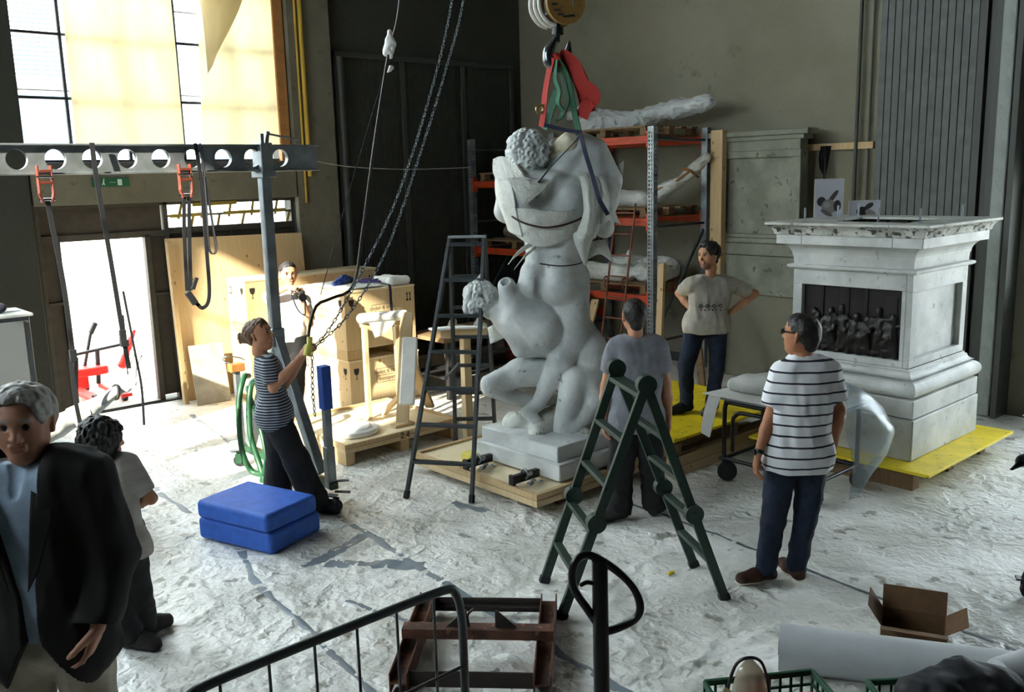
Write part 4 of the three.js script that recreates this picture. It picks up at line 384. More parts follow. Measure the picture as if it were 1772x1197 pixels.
{ const g = T('pine_trestle', 'pine prop frame with foam supporting the crouching marble figure', 'support', null, [0, 0, 0]); M('post', bar([5.64, .0, -7.0], [5.64, 1.12, -7.0], .09, .07), MT.pine, g); M('head_beam', bar([5.46, 1.16, -7.16], [5.86, 1.16, -6.8], .1, .08, V(0, 1, 0)), MT.pine, g); M('foam_pad', sheet([[[5.34, 1.215, -7.2], [5.56, 1.22, -7.08], [5.78, 1.22, -6.84]], [[5.3, 1.22, -7.06], [5.52, 1.225, -6.94], [5.72, 1.225, -6.78]]], .02, 6), MT.foam, g); }
// ---------------------------------------------------------------- wheeled cart with a wrapped figure
{ const g = T('wheeled_cart', 'black tubular cart carrying a plastic-draped marble piece', 'cart', null, [0, 0, 0]); const m = MT.blackSteel; const X0 = 6.5, X1 = 7.1, Z0 = -4.5, Z1 = -3.58; for (const z of [Z0, Z1]) M('end_frame', tube([[X0, .16, z], [X0, .66, z], [X0 + .06, .72, z], [X1 - .06, .72, z], [X1, .66, z], [X1, .16, z]], .02, { rad: 8, tension: .1 }), m, g); M('hoop', tube([[X0 - .02, .3, Z0 + .1], [X0 - .02, .58, Z0 + .1], [X0 - .02, .64, Z0 + .16], [X0 - .02, .64, Z0 + .4], [X0 - .02, .3, Z0 + .42]], .018, { rad: 8, tension: .1 }), m, g); for (const x of [X0, X1]) { M('side_rail', cyl([x, .2, Z0], [x, .2, Z1], .018), m, g); M('side_rail', cyl([x, .71, Z0], [x, .71, Z1], .018), m, g); } M('cross_rail', cyl([X0, .2, Z0], [X1, .2, Z0], .016), m, g); M('cross_rail', cyl([X0, .2, Z1], [X1, .2, Z1], .016), m, g); for (const [x, z, a] of [[X0, Z0, .6], [X0, Z1, 2.2], [X1, Z1, 1.2], [X1, Z0, 0]]) caster(g, x, 0, z, .085, a, m); M('tray', bc(X0 - .04, .735, Z0 - .08, X1 + .04, .765, Z1 + .08, .008), std({ color: 0x8d98a4, roughness: .6 }), g); }
{ tag(M('marble_piece', blob([[6.65, .87, -4.35, .08, 6.75, .89, -3.95, .1, .06], [6.75, .89, -3.95, .1, 6.9, .86, -3.65, .08, .06], [6.62, .85, -4.5, .06, 6.7, .87, -4.2, .09, .06], [6.95, .86, -4.3, .08, 6.9, .86, -3.9, .08, .08]], .016, (d, x, y, z) => Math.max(d + .012 * n3(x * 9, y * 9, z * 9), .786 - y)), MT.marble), 'rounded marble body piece lying on the wheeled cart', 'marble piece');
  const Wp = std({ map: TX.foam, roughness: .9 }); tag(M('foam_sheet', sheet([[[6.42, .772, -4.68], [6.75, .776, -4.62], [7.1, .774, -4.58]], [[6.4, .774, -4.2], [6.75, .776, -4.2], [7.1, .774, -4.2]], [[6.42, .774, -3.5], [6.75, .776, -3.5], [7.12, .774, -3.5]]], .006, 6), Wp), 'thin white foam sheet under the marble piece on the cart', 'foam sheet');
  tag(M('foam_strip', sheet([[[6.4, .77, -4.6], [6.44, .775, -4.5]], [[6.36, .62, -4.62], [6.4, .6, -4.53]], [[6.34, .44, -4.63], [6.37, .4, -4.56]]], .004, 8), MT.foamThin), 'narrow white foam strip hanging off the cart corner', 'foam strip');
  const PL = phy({ color: 0xe9eef0, roughness: .22, transmission: .9, thickness: 0, ior: 1.3, bumpMap: bumpFold, bumpScale: .004 }); tag(M('plastic_drape', sheet([[[6.5, .82, -3.72], [6.72, 1.01, -3.7], [6.95, .95, -3.66], [7.12, .8, -3.7]], [[6.55, .79, -3.48], [6.8, .86, -3.46], [7.05, .82, -3.44], [7.2, .78, -3.5]], [[6.62, .55, -3.42], [6.86, .62, -3.32], [7.12, .6, -3.3], [7.28, .55, -3.42]], [[6.66, .3, -3.4], [6.88, .36, -3.3], [7.08, .38, -3.3], [7.18, .36, -3.4]], [[6.68, .03, -3.42], [6.74, .1, -3.36], [6.82, .2, -3.36], [6.9, .28, -3.4]]], .002, 9, .012, 6), PL), 'clear plastic film draped over the end of the cart', 'plastic film'); }
const STAT = [[-0.191,2.414,0.0,0.17,0.304,2.377,-0.0,0.17,0.08],[-0.12,2.241,0.0,0.19,0.193,2.208,-0.0,0.18,0.08],[-0.009,2.04,-0.0,0.17,0.16,2.011,-0.0,0.16,0.08],[0.007,1.865,0.0,0.16,0.158,1.847,-0.0,0.16,0.08],[-0.006,1.69,-0.0,0.165,0.22,1.644,-0.0,0.16,0.08],[-0.169,2.366,0.1,0.12,-0.075,2.146,0.1,0.1,0.07],[0.223,2.342,0.1,0.12,0.185,2.115,0.1,0.1,0.07],[-0.117,2.447,0.07,0.1,0.103,2.442,0.08,0.1,0.06],[-0.052,2.047,0.1,0.09,-0.018,1.8,0.1,0.09,0.05],[0.155,2.042,0.1,0.09,0.131,1.796,0.1,0.09,0.05],[-0.101,1.594,0.11,0.135,-0.094,1.68,0.08,0.12,0.035],[0.126,1.57,0.13,0.165,0.139,1.676,0.1,0.15,0.035],[0.254,1.635,0.02,0.13,0.268,1.533,0.02,0.13,0.06],[-0.068,2.446,0.05,0.1,-0.109,2.582,0.04,0.1,0.05],[-0.279,2.45,-0.05,0.11,-0.325,2.214,-0.2,0.09,0.05],[-0.325,2.214,-0.2,0.09,-0.141,2.061,-0.42,0.07,0.04],[0.362,2.352,0.02,0.11,0.511,2.166,-0.0,0.1,0.05],[0.511,2.166,-0.0,0.1,0.376,2.09,-0.3,0.07,0.04],[0.189,2.576,-0.1,0.19,0.435,2.521,-0.06,0.19,0.07],[0.191,2.698,-0.1,0.15,0.341,2.709,-0.1,0.16,0.06],[0.47,2.724,-0.05,0.095,0.577,2.458,0.0,0.1,0.05],[0.577,2.444,-0.0,0.1,0.546,2.275,0.05,0.1,0.05],[0.499,2.3,0.03,0.1,0.524,2.055,0.06,0.085,0.05],[0.111,2.504,-0.05,0.12,0.305,2.475,-0.0,0.12,0.06],[0.214,1.457,0.05,0.175,0.256,1.129,0.05,0.148,0.035],[0.255,1.105,0.06,0.14,0.138,0.935,0.1,0.125,0.05],[0.138,0.935,0.1,0.12,-0.06,0.537,0.05,0.065,0.03],[0.207,0.926,0.06,0.08,0.076,0.721,0.06,0.06,0.04],[-0.081,0.509,0.04,0.06,-0.175,0.453,0.06,0.06,0.03],[-0.165,0.437,0.08,0.05,-0.005,0.306,0.12,0.04,0.025],[-0.084,1.512,-0.02,0.14,-0.195,0.991,-0.2,0.11,0.05],[-0.232,1.323,0.06,0.19,-0.033,1.203,0.08,0.2,0.07],[-0.319,1.245,0.04,0.11,-0.197,1.064,0.05,0.1,0.06],[-0.198,1.038,0.05,0.09,0.005,1.034,0.06,0.1,0.06],[0.01,1.233,0.02,0.17,0.217,1.165,-0.05,0.16,0.08],[-0.239,1.463,0.08,0.13,-0.064,1.393,0.05,0.13,0.07],[-0.326,1.59,0.16,0.08,-0.294,1.459,0.12,0.1,0.03],[-0.378,1.32,0.02,0.1,-0.468,1.396,-0.0,0.09,0.04],[0.379,0.991,0.02,0.165,0.428,0.807,0.02,0.14,0.06],[0.246,0.756,0.12,0.13,0.13,0.261,0.16,0.09,0.04],[0.166,0.27,0.16,0.09,0.45,0.563,0.1,0.1,0.03],[0.331,0.771,0.08,0.13,0.45,0.563,0.1,0.1,0.05],[0.45,0.563,0.1,0.09,0.595,0.476,-0.02,0.06,0.04],[0.292,1.142,-0.02,0.16,0.381,0.988,0.0,0.16,0.06],[0.057,0.802,-0.05,0.15,-0.228,0.794,0.0,0.125,0.06],[-0.228,0.794,0.0,0.125,-0.497,0.71,0.04,0.085,0.04],[-0.498,0.668,0.04,0.075,-0.13,0.501,-0.06,0.065,0.03],[-0.13,0.501,-0.06,0.06,0.082,0.518,-0.12,0.05,0.03]];
// ---------------------------------------------------------------- marble figure group on its base
const S0 = [5.5, .17, -5.7];
const MARBLE_S = std({ map: mottle(1024, 0xdcdfdd, 0xb6bab8, { P: 5, s: 17, con: 2.4, grain: .05, c: 0x8d9291, cth: .76, rep: .8 }), roughness: .5, bumpMap: bumpFine, bumpScale: .002 });
function curls(cx, cy, cz, r, n, cr, seed, squash = 1) { const q = rng(seed), P = []; for (let i = 0; i < n; i++) { const y = 1 - 2 * (i + .5) / n, a = i * 2.39996 + q() * .6, s = Math.sqrt(1 - y * y); const x = Math.cos(a) * s, z = Math.sin(a) * s, R0 = r * (.96 + q() * .1), c2 = cr * (.75 + q() * .6); P.push(sp(cx + x * R0, cy + y * R0 * squash, cz + z * R0, c2, .012)); P.push(sp(cx + x * (R0 + c2 * .95), cy + y * (R0 + c2 * .95) * squash, cz + z * (R0 + c2 * .95), c2 * .5, .006, 1)); } return P; }
{ const g = T('marble_statue', 'grey marble statue group of a standing nude seen from behind over a crouching figure', 'statue', null, S0, YAW);
  const prims = [...STAT]; prims.push([.2, 2.84, -.02, .12, .25, 2.76, -.08, .09, .02, 1]); prims.push([-.35, 1.68, .22, .04, -.315, 1.56, .165, .034, .012, 1]);
  prims.push([.02, 2.3, .25, .03, -.01, 1.8, .225, .04, .06, 1]); prims.push([-.045, 1.74, .235, .03, -.05, 1.49, .235, .04, .025, 1]); // spine and cleft
  const post = (d, x, y, z) => d + .004 * n3(x * 9, y * 9, z * 9) + .0015 * n3(x * 40, y * 40, z * 40);
  const gs = [[...STAT.slice(0, 18), ...STAT.slice(24, 31)], STAT.slice(18, 24), STAT.slice(31, 38), STAT.slice(38, 44), STAT.slice(44)].map(l => field(l)), cuts = prims.slice(STAT.length);
  const cutF = cuts.map(q => [field([q.slice(0, 9)]), q[8]]), [blo, bhi] = bounds(STAT, .06);
  const body = nets((x, y, z) => { let d = 1e3; for (const f of gs) { const e = f(x, y, z), h = .016 - Math.abs(d - e); d = Math.min(d, e); if (h > 0) d -= h * h / .064; } for (const [f, k] of cutF) { const e = -f(x, y, z), h = k - Math.abs(d - e); d = Math.max(d, e); if (h > 0) d += h * h / (4 * k); } return post(d, x, y, z); }, blo, bhi, .0135, 1);
  const hd = blob([sp(-.12, 2.717, .02, .14, .03), ...curls(-.12, 2.717, .02, .155, 120, .036, 3, 1.06)], .009, null, .03);
  const ch = blob([sp(-.55, 1.47, 0, .1, .03), [-.55, 1.44, 0, .09, -.47, 1.37, 0, .09, .04], ...curls(-.56, 1.49, 0, .125, 80, .034, 8), ...curls(-.63, 1.4, .03, .07, 30, .03, 12), [-.57, 1.62, .0, .03, -.54, 1.68, .0, .016, .02]], .0095, null, .04);
  M('figures', mergeGeometries([body, hd, ch].map(b => b.toNonIndexed())), MARBLE_S, g);
  M('broken_face', blob([[0.112, 2.684, -0.02, .075, 0.232, 2.767, -0.02, .09, .04], [0.232, 2.767, -0.02, .09, 0.324, 2.824, -0.06, .06, .04]], .012, (d, x, y, z) => d + .012 * n3(x * 22, y * 22, z * 22)), std({ map: mottle(256, 0xeae4cc, 0xcfc7a6, { P: 8, s: 71, grain: .1, rep: 3 }), roughness: .9 }), g).userData.label = 'rough cream broken stone surface';
  const W = (geo) => { geo.translate(-S0[0], -S0[1], -S0[2]); geo.rotateY(-YAW); return buv(geo); };
  const rock = blob([[5.35, .46, -5.95, .12, 5.8, .46, -5.4, .13, .1], [5.3, .44, -5.6, .1, 5.7, .5, -5.75, .14, .1], [5.6, .44, -5.3, .08, 5.9, .44, -5.7, .09, .08]], .018, (d, x, y, z) => Math.max(d + .03 * n3(x * 6, y * 6, z * 6) + .012 * n3(x * 17, y * 17, z * 17), .40 - y)); rock.translate(-S0[0], -S0[1], -S0[2]); rock.rotateY(-YAW); M('rock_ground', rock, MT.marbleOld, g);
  M('base_slab', W(bc(5.1, .33, -6.14, 6.02, .47, -5.16, .014)), MARBLE_S, g); M('base_block', W(bc(5.06, .191, -6.2, 6.06, .335, -5.1, .012)), MARBLE_S, g);
  }
for (const [z, l] of [[-5.93, 'black steel lifting bar with chain at the far end of the marble base'], [-5.33, 'black steel lifting bar with chain at the near corner of the marble base']]) { const g = T('lifting_bar', l, 'lifting bar', 'lifting bars under the marble base', [5.05, .192, z]); M('bar', [bx(.3, .07, .05, -.17, .045, 0, .006), bx(.03, .085, .06, -.31, .0445, 0, .004)], MT.blackSteel, g); for (let i = 0; i < 6; i++) M('chain_link', new THREE.TorusGeometry(.019, .006, 6, 12).rotateX(i % 2 ? PI / 2 : .5).translate(-.16 + i * .022 * Math.cos(i), .026 + (i === 0 ? .05 : 0), .06 + .018 * i), MT.galv, g); M('shackle', new THREE.TorusGeometry(.04, .009, 8, 16, PI * 1.4).rotateY(PI / 2).translate(-.2, .08, .03), MT.galv, g); }
tag((() => { const o = M('foam_block', buv(new RoundedBoxGeometry(.12, .09, .14, 2, .02)), std({ color: 0xe4d76a, roughness: .9, map: TX.foam })); o.position.set(4.95, .215, -6.12); return o; })(), 'yellow foam block on the platform beside the marble base', 'foam');
// foam sheets and straps wrapped round the statue
const onS = (name, label, geo, mat, cat, group) => { const o = M(name, geo, mat); o.position.set(...S0); o.rotation.y = YAW; return tag(o, label, cat, group); };
const grid = (a, n) => { const o = []; for (let i = 0; i < a.length; i += n) o.push(a.slice(i, i + n)); return o; };
const FOAM_S = phy({ map: TX.foam, color: 0xf0f1ec, roughness: .95, transmission: .2, thickness: 0, bumpMap: bumpFold, bumpScale: .012 });
const FG = 'white foam sheets wrapped on the statue';
onS('foam_wrap', 'white foam sheet curling up like a collar beside the curly marble head', sheet(grid([[-0.41, 2.66, -0.03], [-0.33, 2.68, 0.03], [-0.24, 2.64, 0.11], [-0.22, 2.6, 0.19], [-0.41, 2.55, 0.01], [-0.33, 2.54, 0.1], [-0.24, 2.54, 0.17], [-0.17, 2.53, 0.22], [-0.36, 2.42, 0.07], [-0.3, 2.42, 0.17], [-0.2, 2.42, 0.24], [-0.1, 2.43, 0.24]], 4), .012, 8, .006, 1), FOAM_S, 'foam sheet', FG);
onS('foam_wrap', 'pointed white foam sheet between the marble shoulder blades', sheet(grid([[-0.3, 2.5, 0.22], [-0.12, 2.5, 0.26], [0.06, 2.475, 0.24], [-0.25, 2.41, 0.25], [-0.14, 2.39, 0.28], [0, 2.4, 0.27], [-0.19, 2.3, 0.265], [-0.165, 2.285, 0.275], [-0.12, 2.3, 0.27]], 3), .008, 9, .005, 2), FOAM_S, 'foam sheet', FG);
onS('foam_wrap', 'wide white foam band wrapped across the lower marble back', sheet(grid([[-0.32, 2.31, -0.055], [-0.29, 2.27, 0.125], [-0.15, 2.24, 0.245], [0.06, 2.225, 0.27], [0.24, 2.225, 0.23], [0.37, 2.25, 0.065], [-0.31, 2.15, -0.055], [-0.26, 2.12, 0.115], [-0.13, 2.1, 0.225], [0.05, 2.07, 0.25], [0.22, 2.08, 0.225], [0.35, 2.12, 0.065], [-0.26, 2.03, -0.055], [-0.2, 1.99, 0.095], [-0.11, 1.95, 0.185], [0.03, 1.925, 0.215], [0.16, 1.97, 0.205], [0.29, 2.02, 0.085]], 6), .01, 10, .016, 3), FOAM_S, 'foam sheet', FG);
onS('lashing_strap', 'dark brown strap tied over the foam band on the marble back', ribbon([[-.34, 2.27, -.08], [-.31, 2.22, .08], [-.2, 2.14, .225], [-.03, 2.09, .275], [.115, 2.095, .275], [.24, 2.125, .245], [.34, 2.16, .12], [.36, 2.18, -.02]], .016, .006, V(0, 1, 0)), std({ color: 0x33221f, roughness: .8 }), 'strap');
onS('foam_wrap', 'smooth white foam sheet covering the marble flank under the collar', sheet(grid([[-.4, 2.52, -.1], [-.37, 2.5, .08], [-.27, 2.47, .2], [-.4, 2.38, -.1], [-.36, 2.36, .09], [-.25, 2.33, .22], [-.37, 2.24, -.1], [-.33, 2.22, .08], [-.22, 2.2, .21], [-.3, 2.05, -.1], [-.26, 2.03, .06], [-.18, 2.01, .17]], 3), .01, 9, .01, 7), FOAM_S, 'foam sheet', FG);
onS('lashing_strap', 'thin dark cord round the marble hip', tube([[-0.04, 1.785, 0.265], [0.1, 1.765, 0.28], [0.22, 1.765, 0.265], [0.3, 1.775, 0.21], [0.33, 1.78, 0.1]], .006, { rad: 6 }), std({ color: 0x33221f, roughness: .8 }), 'cord');
onS('foam_wrap', 'long white foam cloth hanging over the marble forearm', sheet(grid([[0.29, 2.52, 0.09], [0.36, 2.54, 0.11], [0.42, 2.535, 0.11], [0.48, 2.52, 0.07], [0.32, 2.4, 0.23], [0.37, 2.39, 0.28], [0.42, 2.38, 0.23], [0.47, 2.37, 0.2], [0.33, 2.2, 0.24], [0.38, 2.2, 0.3], [0.42, 2.19, 0.24], [0.46, 2.17, 0.23], [0.285, 2.06, 0.23], [0.35, 2.05, 0.28], [0.4, 2.03, 0.23], [0.43, 2.0, 0.22], [0.25, 1.99, 0.21], [0.31, 1.95, 0.25], [0.355, 1.95, 0.22], [0.4, 1.97, 0.21], [0.33, 1.77, 0.19], [0.34, 1.76, 0.2], [0.35, 1.76, 0.2], [0.36, 1.79, 0.19]], 4), .008, 8, .008, 4), FOAM_S, 'foam sheet', FG);
onS('foam_wrap', 'white foam flap spreading beside the carried marble figure', sheet(grid([[.44, 2.52, .08], [.54, 2.475, .14], [.67, 2.42, .1], [.465, 2.37, .17], [.56, 2.34, .19], [.64, 2.35, .13], [.47, 2.22, .19], [.56, 2.24, .2], [.6, 2.23, .15], [.47, 2.1, .19], [.56, 2.12, .19], [.66, 2.08, .1]], 3), .006, 8, .006, 5), FOAM_S, 'foam sheet', FG);
onS('foam_wrap', 'stiff white foam corner sticking up behind the marble arm', sheet(grid([[.6, 2.54, .0], [.65, 2.58, -.01], [.7, 2.62, .0], [.59, 2.46, .01], [.64, 2.48, .0], [.69, 2.5, .0], [.6, 2.4, .0], [.64, 2.41, .0], [.67, 2.43, .0]], 3), .006, 6), FOAM_S, 'foam sheet', FG);
onS('foam_wrap', 'square white foam flap sticking out below the marble knee', sheet(grid([[.34, 1.93, .08], [.43, 1.95, .1], [.52, 1.96, .06], [.36, 1.85, .14], [.46, 1.9, .14], [.56, 1.88, .1], [.37, 1.8, .16], [.48, 1.84, .15], [.59, 1.76, .12]], 3), .006, 6), FOAM_S, 'foam sheet', FG);
onS('foam_strip', 'upper loose foam strip end standing off the marble hip', sheet([[[-0.1, 1.93, 0.16], [-0.058, 2, 0.16]], [[-0.24, 1.845, 0.2], [-0.193, 1.915, 0.2]], [[-0.31, 1.78, 0.22], [-0.26, 1.85, 0.22]]], .006, 6), FOAM_S, 'foam strip', 'foam strip ends'); onS('foam_strip', 'lower loose foam strip end standing off the marble hip', sheet([[[-0.08, 1.9, 0.19], [-0.038, 1.96, 0.19]], [[-0.195, 1.81, 0.21], [-0.148, 1.875, 0.21]], [[-0.262, 1.735, 0.23], [-0.212, 1.8, 0.23]]], .006, 6), FOAM_S, 'foam strip', 'foam strip ends');
onS('foam_strip', 'white foam pad under the chest of the crouching marble figure', sheet([[[-.5, 1.2, -.05], [-.42, 1.25, .02], [-.36, 1.28, .05]], [[-.48, 1.06, -.02], [-.4, 1.1, .03], [-.3, 1.14, .08]]], .02, 6), FOAM_S, 'foam strip');
// crane hook, slings
{ const g = T('crane_hook', 'pulley block with a heavy polished hook hanging from the crane rope', 'crane hook', null, [S0[0], S0[1], S0[2]], YAW); const hy = 3.87, yb = std({ color: 0x8f6d33, map: TX.spat, roughness: .6 }), bw = std({ color: 0xcfccc2, map: TX.spat, roughness: .5 });
  M('side_plate', new THREE.CylinderGeometry(.17, .17, .04, 36).rotateX(PI / 2).rotateY(.35).translate(.215, hy + .03, .06), yb, g); M('side_plate', new THREE.CylinderGeometry(.17, .17, .04, 36).rotateX(PI / 2).rotateY(.35).translate(.16, hy + .03, -.12), yb, g);
  for (let i = 0; i < 5; i++) { const a = -PI * .95 + i * .45; M('slot', bx(.055, .018, .004, .215 + Math.cos(a) * .11 * .94 + .008, hy + .03 + Math.sin(a) * .11, .085 - Math.cos(a) * .11 * .34, .003), MT.castIron, g); }
  M('guard', [-.1, -.06, 0].map((o, i) => new THREE.TorusGeometry(.17, .02, 8, 20, PI * .9).rotateZ(PI * .55).rotateY(.35).translate(.09 + i * .035, hy + .03, -.09 + i * .05)), bw, g); M('guard_band', bar([.0, hy - .06, -.08], [.13, hy - .02, .02], .02, .03, V(0, 1, 0)), MT.galvDark, g);
  M('sheave', new THREE.CylinderGeometry(.14, .14, .1, 24).rotateX(PI / 2).rotateY(.35).translate(.188, hy + .03, -.03), MT.blackSteel, g); M('shank', [cyl([.15, hy - .1, 0], [.14, 3.6, 0], .028), cyl([.15, 3.72, 0], [.15, 3.66, 0], .05, 16)], MT.blackSteel, g);
  const hk = new THREE.CatmullRomCurve3([V(.14, 3.64, 0), V(.105, 3.58, 0), V(.07, 3.52, 0), V(.08, 3.44, 0), V(.14, 3.405, 0), V(.205, 3.44, 0), V(.235, 3.52, 0), V(.245, 3.6, 0)]); const rr = [.026, .036, .046, .05, .05, .042, .028, .006]; const P = []; for (let i = 0; i < 28; i++) { const t = i / 28, q = hk.getPoint(t), n = hk.getPoint((i + 1) / 28), k = t * 7, r0 = mix(rr[Math.floor(k)], rr[Math.min(7, Math.floor(k) + 1)], k % 1); P.push([q.x, q.y, q.z, r0, n.x, n.y, n.z, r0, .01]); } M('hook', blob(P, .008), std({ color: 0x6b6d70, roughness: .2, metalness: .9 }), g); M('rope', [cyl([.1, hy, -.1], [.1, 7.12, -.1], .012, 8)], MT.galvDark, g); M('rope', [cyl([.28, hy, .05], [.28, 7.12, .05], .012, 8)], MT.galvDark, g); }
{ const g = T('crane_bridge', 'yellow overhead crane girder under the hall roof', 'crane', null, [0, 0, 0]); M('girder', [bc(XL + .1, 7.55, -5.9, XW - .1, 8.05, -5.55, .01)], std({ color: 0xc59a2a, roughness: .5 }), g); M('trolley', bc(5.1, 7.3, -6.1, 6.1, 7.55, -5.3, .02), std({ color: 0x3b3b3d, roughness: .5 }), g); }
{ const Q = 'slings on the crane hook'; const RS = (l, pts, w, m, side = V(.5, 0, 1)) => onS('lifting_sling', l, ribbon(pts, w, .008, side), m, 'sling', Q);
  RS('broad red sling folded over the crane hook', [[.13, 3.44, .06], [.18, 3.47, .07], [.25, 3.42, .08], [.32, 3.3, .1], [.37, 3.15, .1], [.39, 3.02, .1]], .13, MT.strapRed, V(1, .3, .4)); RS('red sling end hanging in a bow beside the green slings', [[.28, 3.4, .1], [.34, 3.25, .13], [.42, 3.18, .15], [.43, 3.12, .15], [.38, 3.08, .14], [.33, 2.98, .13]], .11, MT.strapRed, V(1, .2, .3)); RS('red sling leg going down beside the curly marble head', [[.1, 3.47, .05], [.07, 3.35, .03], [.04, 3.2, .02], [.02, 3.02, .02], [.0, 2.92, .0]], .06, MT.strapRed, V(.7, 0, .7));
  RS('green sling leg going down behind the red slings to the blue knot', [[.15, 3.44, .07], [.22, 3.3, .09], [.26, 3.1, .1], [.29, 2.95, .1], [.315, 2.84, .1]], .09, MT.strapGreen); RS('twisted green sling hanging in the middle of the hook', [[.13, 3.45, .07], [.12, 3.3, .08], [.15, 3.2, .1], [.14, 3.1, .1], [.18, 3.04, .09]], .09, MT.strapGreen, V(.3, 0, 1)); RS('green sling leg reaching the marble shoulder by the red leg', [[.14, 3.2, .06], [.1, 3.1, .03], [.06, 3.0, .02], [.02, 2.9, .0]], .1, MT.strapGreen, V(.6, .2, .7)); RS('green sling behind the hook twisting towards the blue strap', [[.17, 3.4, .05], [.2, 3.25, .04], [.22, 3.12, .05], [.17, 3.0, .05], [.12, 2.96, .04]], .08, MT.strapGreen);
  const BS = (l, pts, w) => onS('blue_strap', l, ribbon(pts, w, .008, V(.6, .6, .3)), MT.strapBlue, 'strap', 'dark blue straps on the statue'); BS('dark blue strap across the carried marble torso to the curly head', [[0.32, 2.85, 0.13], [0.27, 2.78, 0.15], [0.178, 2.69, 0.18], [0.053, 2.567, 0.24], [-0.04, 2.46, 0.28]], .03); BS('dark blue strap down over the foam cloth to the marble arm', [[0.32, 2.85, 0.16], [0.35, 2.7, 0.22], [0.39, 2.56, 0.24], [0.415, 2.46, 0.28], [0.456, 2.306, 0.34], [0.53, 2.18, 0.28]], .035); BS('dark blue strap stretched from sling to sling over the marble shoulder', [[0.32, 2.86, 0.16], [0.2, 2.88, 0.12], [0.02, 2.93, 0.08]], .03);
  onS('sling_shackle', 'steel shackle on the red sling beside the curly marble head', [new THREE.TorusGeometry(.03, .01, 8, 16).translate(-.01, 3.06, .02), cyl([-.05, 3.09, .02], [.03, 3.09, .02], .012, 8)], std({ color: 0xb4a26a, roughness: .3, metalness: .8 }), 'shackle'); }
// ---------------------------------------------------------------- hoist chains, cables
function chain(label, pts, pitch = .045) { const c = new THREE.CatmullRomCurve3(pts.map(p => V(...p))), L = c.getLength(), n = Math.round(L / pitch), lk = (() => { const t = new THREE.TorusGeometry(.011, .0042, 5, 10); t.scale(1, 1.75, 1); return t; })(); const out = []; for (let i = 0; i < n; i++) { const p = c.getPointAt((i + .5) / n), d = c.getTangentAt((i + .5) / n), q = new THREE.Quaternion().setFromUnitVectors(V(0, 1, 0), d); const g = lk.clone(); if (i % 2) g.rotateY(PI / 2); g.applyQuaternion(q); g.translate(p.x, p.y, p.z); out.push(g); } const o = T('hoist_chain', label, 'chain', 'hoist chains'); const m = M('chain_links', merge(out), MT.galvDark, o); m.userData.kind = 'stuff'; return o; }
chain('upper hoist chain from the crane to the striped woman\'s hands', [[5.2, 7.29, -6.0], [5.1, 5.5, -6.1], [5.0, 4.14, -6.22], [4.59, 3.19, -6.12], [4.21, 2.46, -6.08], [3.93, 2.04, -6.08], [3.53, 1.5, -6.12], [3.42, 1.43, -6.14]]);
chain('lower hoist chain slack below the other one', [[5.28, 7.29, -5.95], [5.18, 5.5, -6.05], [5.08, 4.14, -6.17], [4.82, 3.52, -6.13], [4.53, 2.91, -6.1], [4.08, 2.1, -6.04], [3.71, 1.64, -6.06], [3.45, 1.44, -6.1]]);
chain('loose hoist chain hanging below the striped woman\'s hands', [[3.43, 1.42, -6.12], [3.41, 1.3, -6.1], [3.4, 1.1, -6.1], [3.4, .9, -6.09]]);
tag(M('control_cable', tube([[4.95, 7.3, -6.2], [4.85, 5.6, -6.45], [4.7, 4.15, -6.54], [4.53, 3.7, -6.5], [4.25, 2.96, -6.36], [4.03, 2.28, -6.26], [3.86, 1.87, -6.17], [3.65, 1.79, -6.15], [3.52, 1.76, -6.14], [3.45, 1.68, -6.12], [3.41, 1.55, -6.12], [3.4, 1.45, -6.12]], .013, { seg: 120, rad: 7 }), std({ color: 0x2c211c, roughness: .5 })), 'brown crane control cable curving down to the striped woman', 'cable');
tag(M('pendant_control', [cyl([3.4, 1.46, -6.1], [3.37, 1.38, -6.1], .035, 12, .028), cyl([3.41, 1.52, -6.11], [3.4, 1.46, -6.1], .022, 10)], std({ color: 0xb8b04a, roughness: .5 })), 'yellowish pendant control at the end of the cable', 'control');
tag(M('guide_string', tube([[4.64, 3.48, -6.8], [4.25, 2.55, -6.8], [3.92, 1.74, -6.79]], .004, { rad: 5 }), std({ color: 0x2a2622 })), 'thin dark string slanting down from the cable to the crates', 'string');
{ const o = T('cable_rag', 'white rag tied to the crane control cable', 'rag', null, [4.55, 3.72, -6.5], YAW); M('rag', blob([[0, .16, 0, .02, .01, .1, 0, .022, .02], [0, .08, 0, .045, -.03, .0, 0, .035, .03], [.03, .07, 0, .02, .0, -.04, .01, .02, .02], [.0, -.12, .0, .022, -.03, -.16, 0, .012, .02]], .009, (d, x, y, z) => d + .006 * n3(x * 40, y * 40, z * 40)), MT.foam, o); }
tag(M('wall_cable', tube([[6.3, 2.98, -11.05], [6.7, 2.9, -11.03], [7.2, 2.85, -11.02], [8, 2.82, -11.02], [8.9, 2.83, -11.04], [9.13, 2.84, -11.05]], .006, { rad: 5 }), std({ color: 0xb9b6a8, roughness: .6 })), 'thin pale cable sagging along the dark ribbed panels', 'cable');
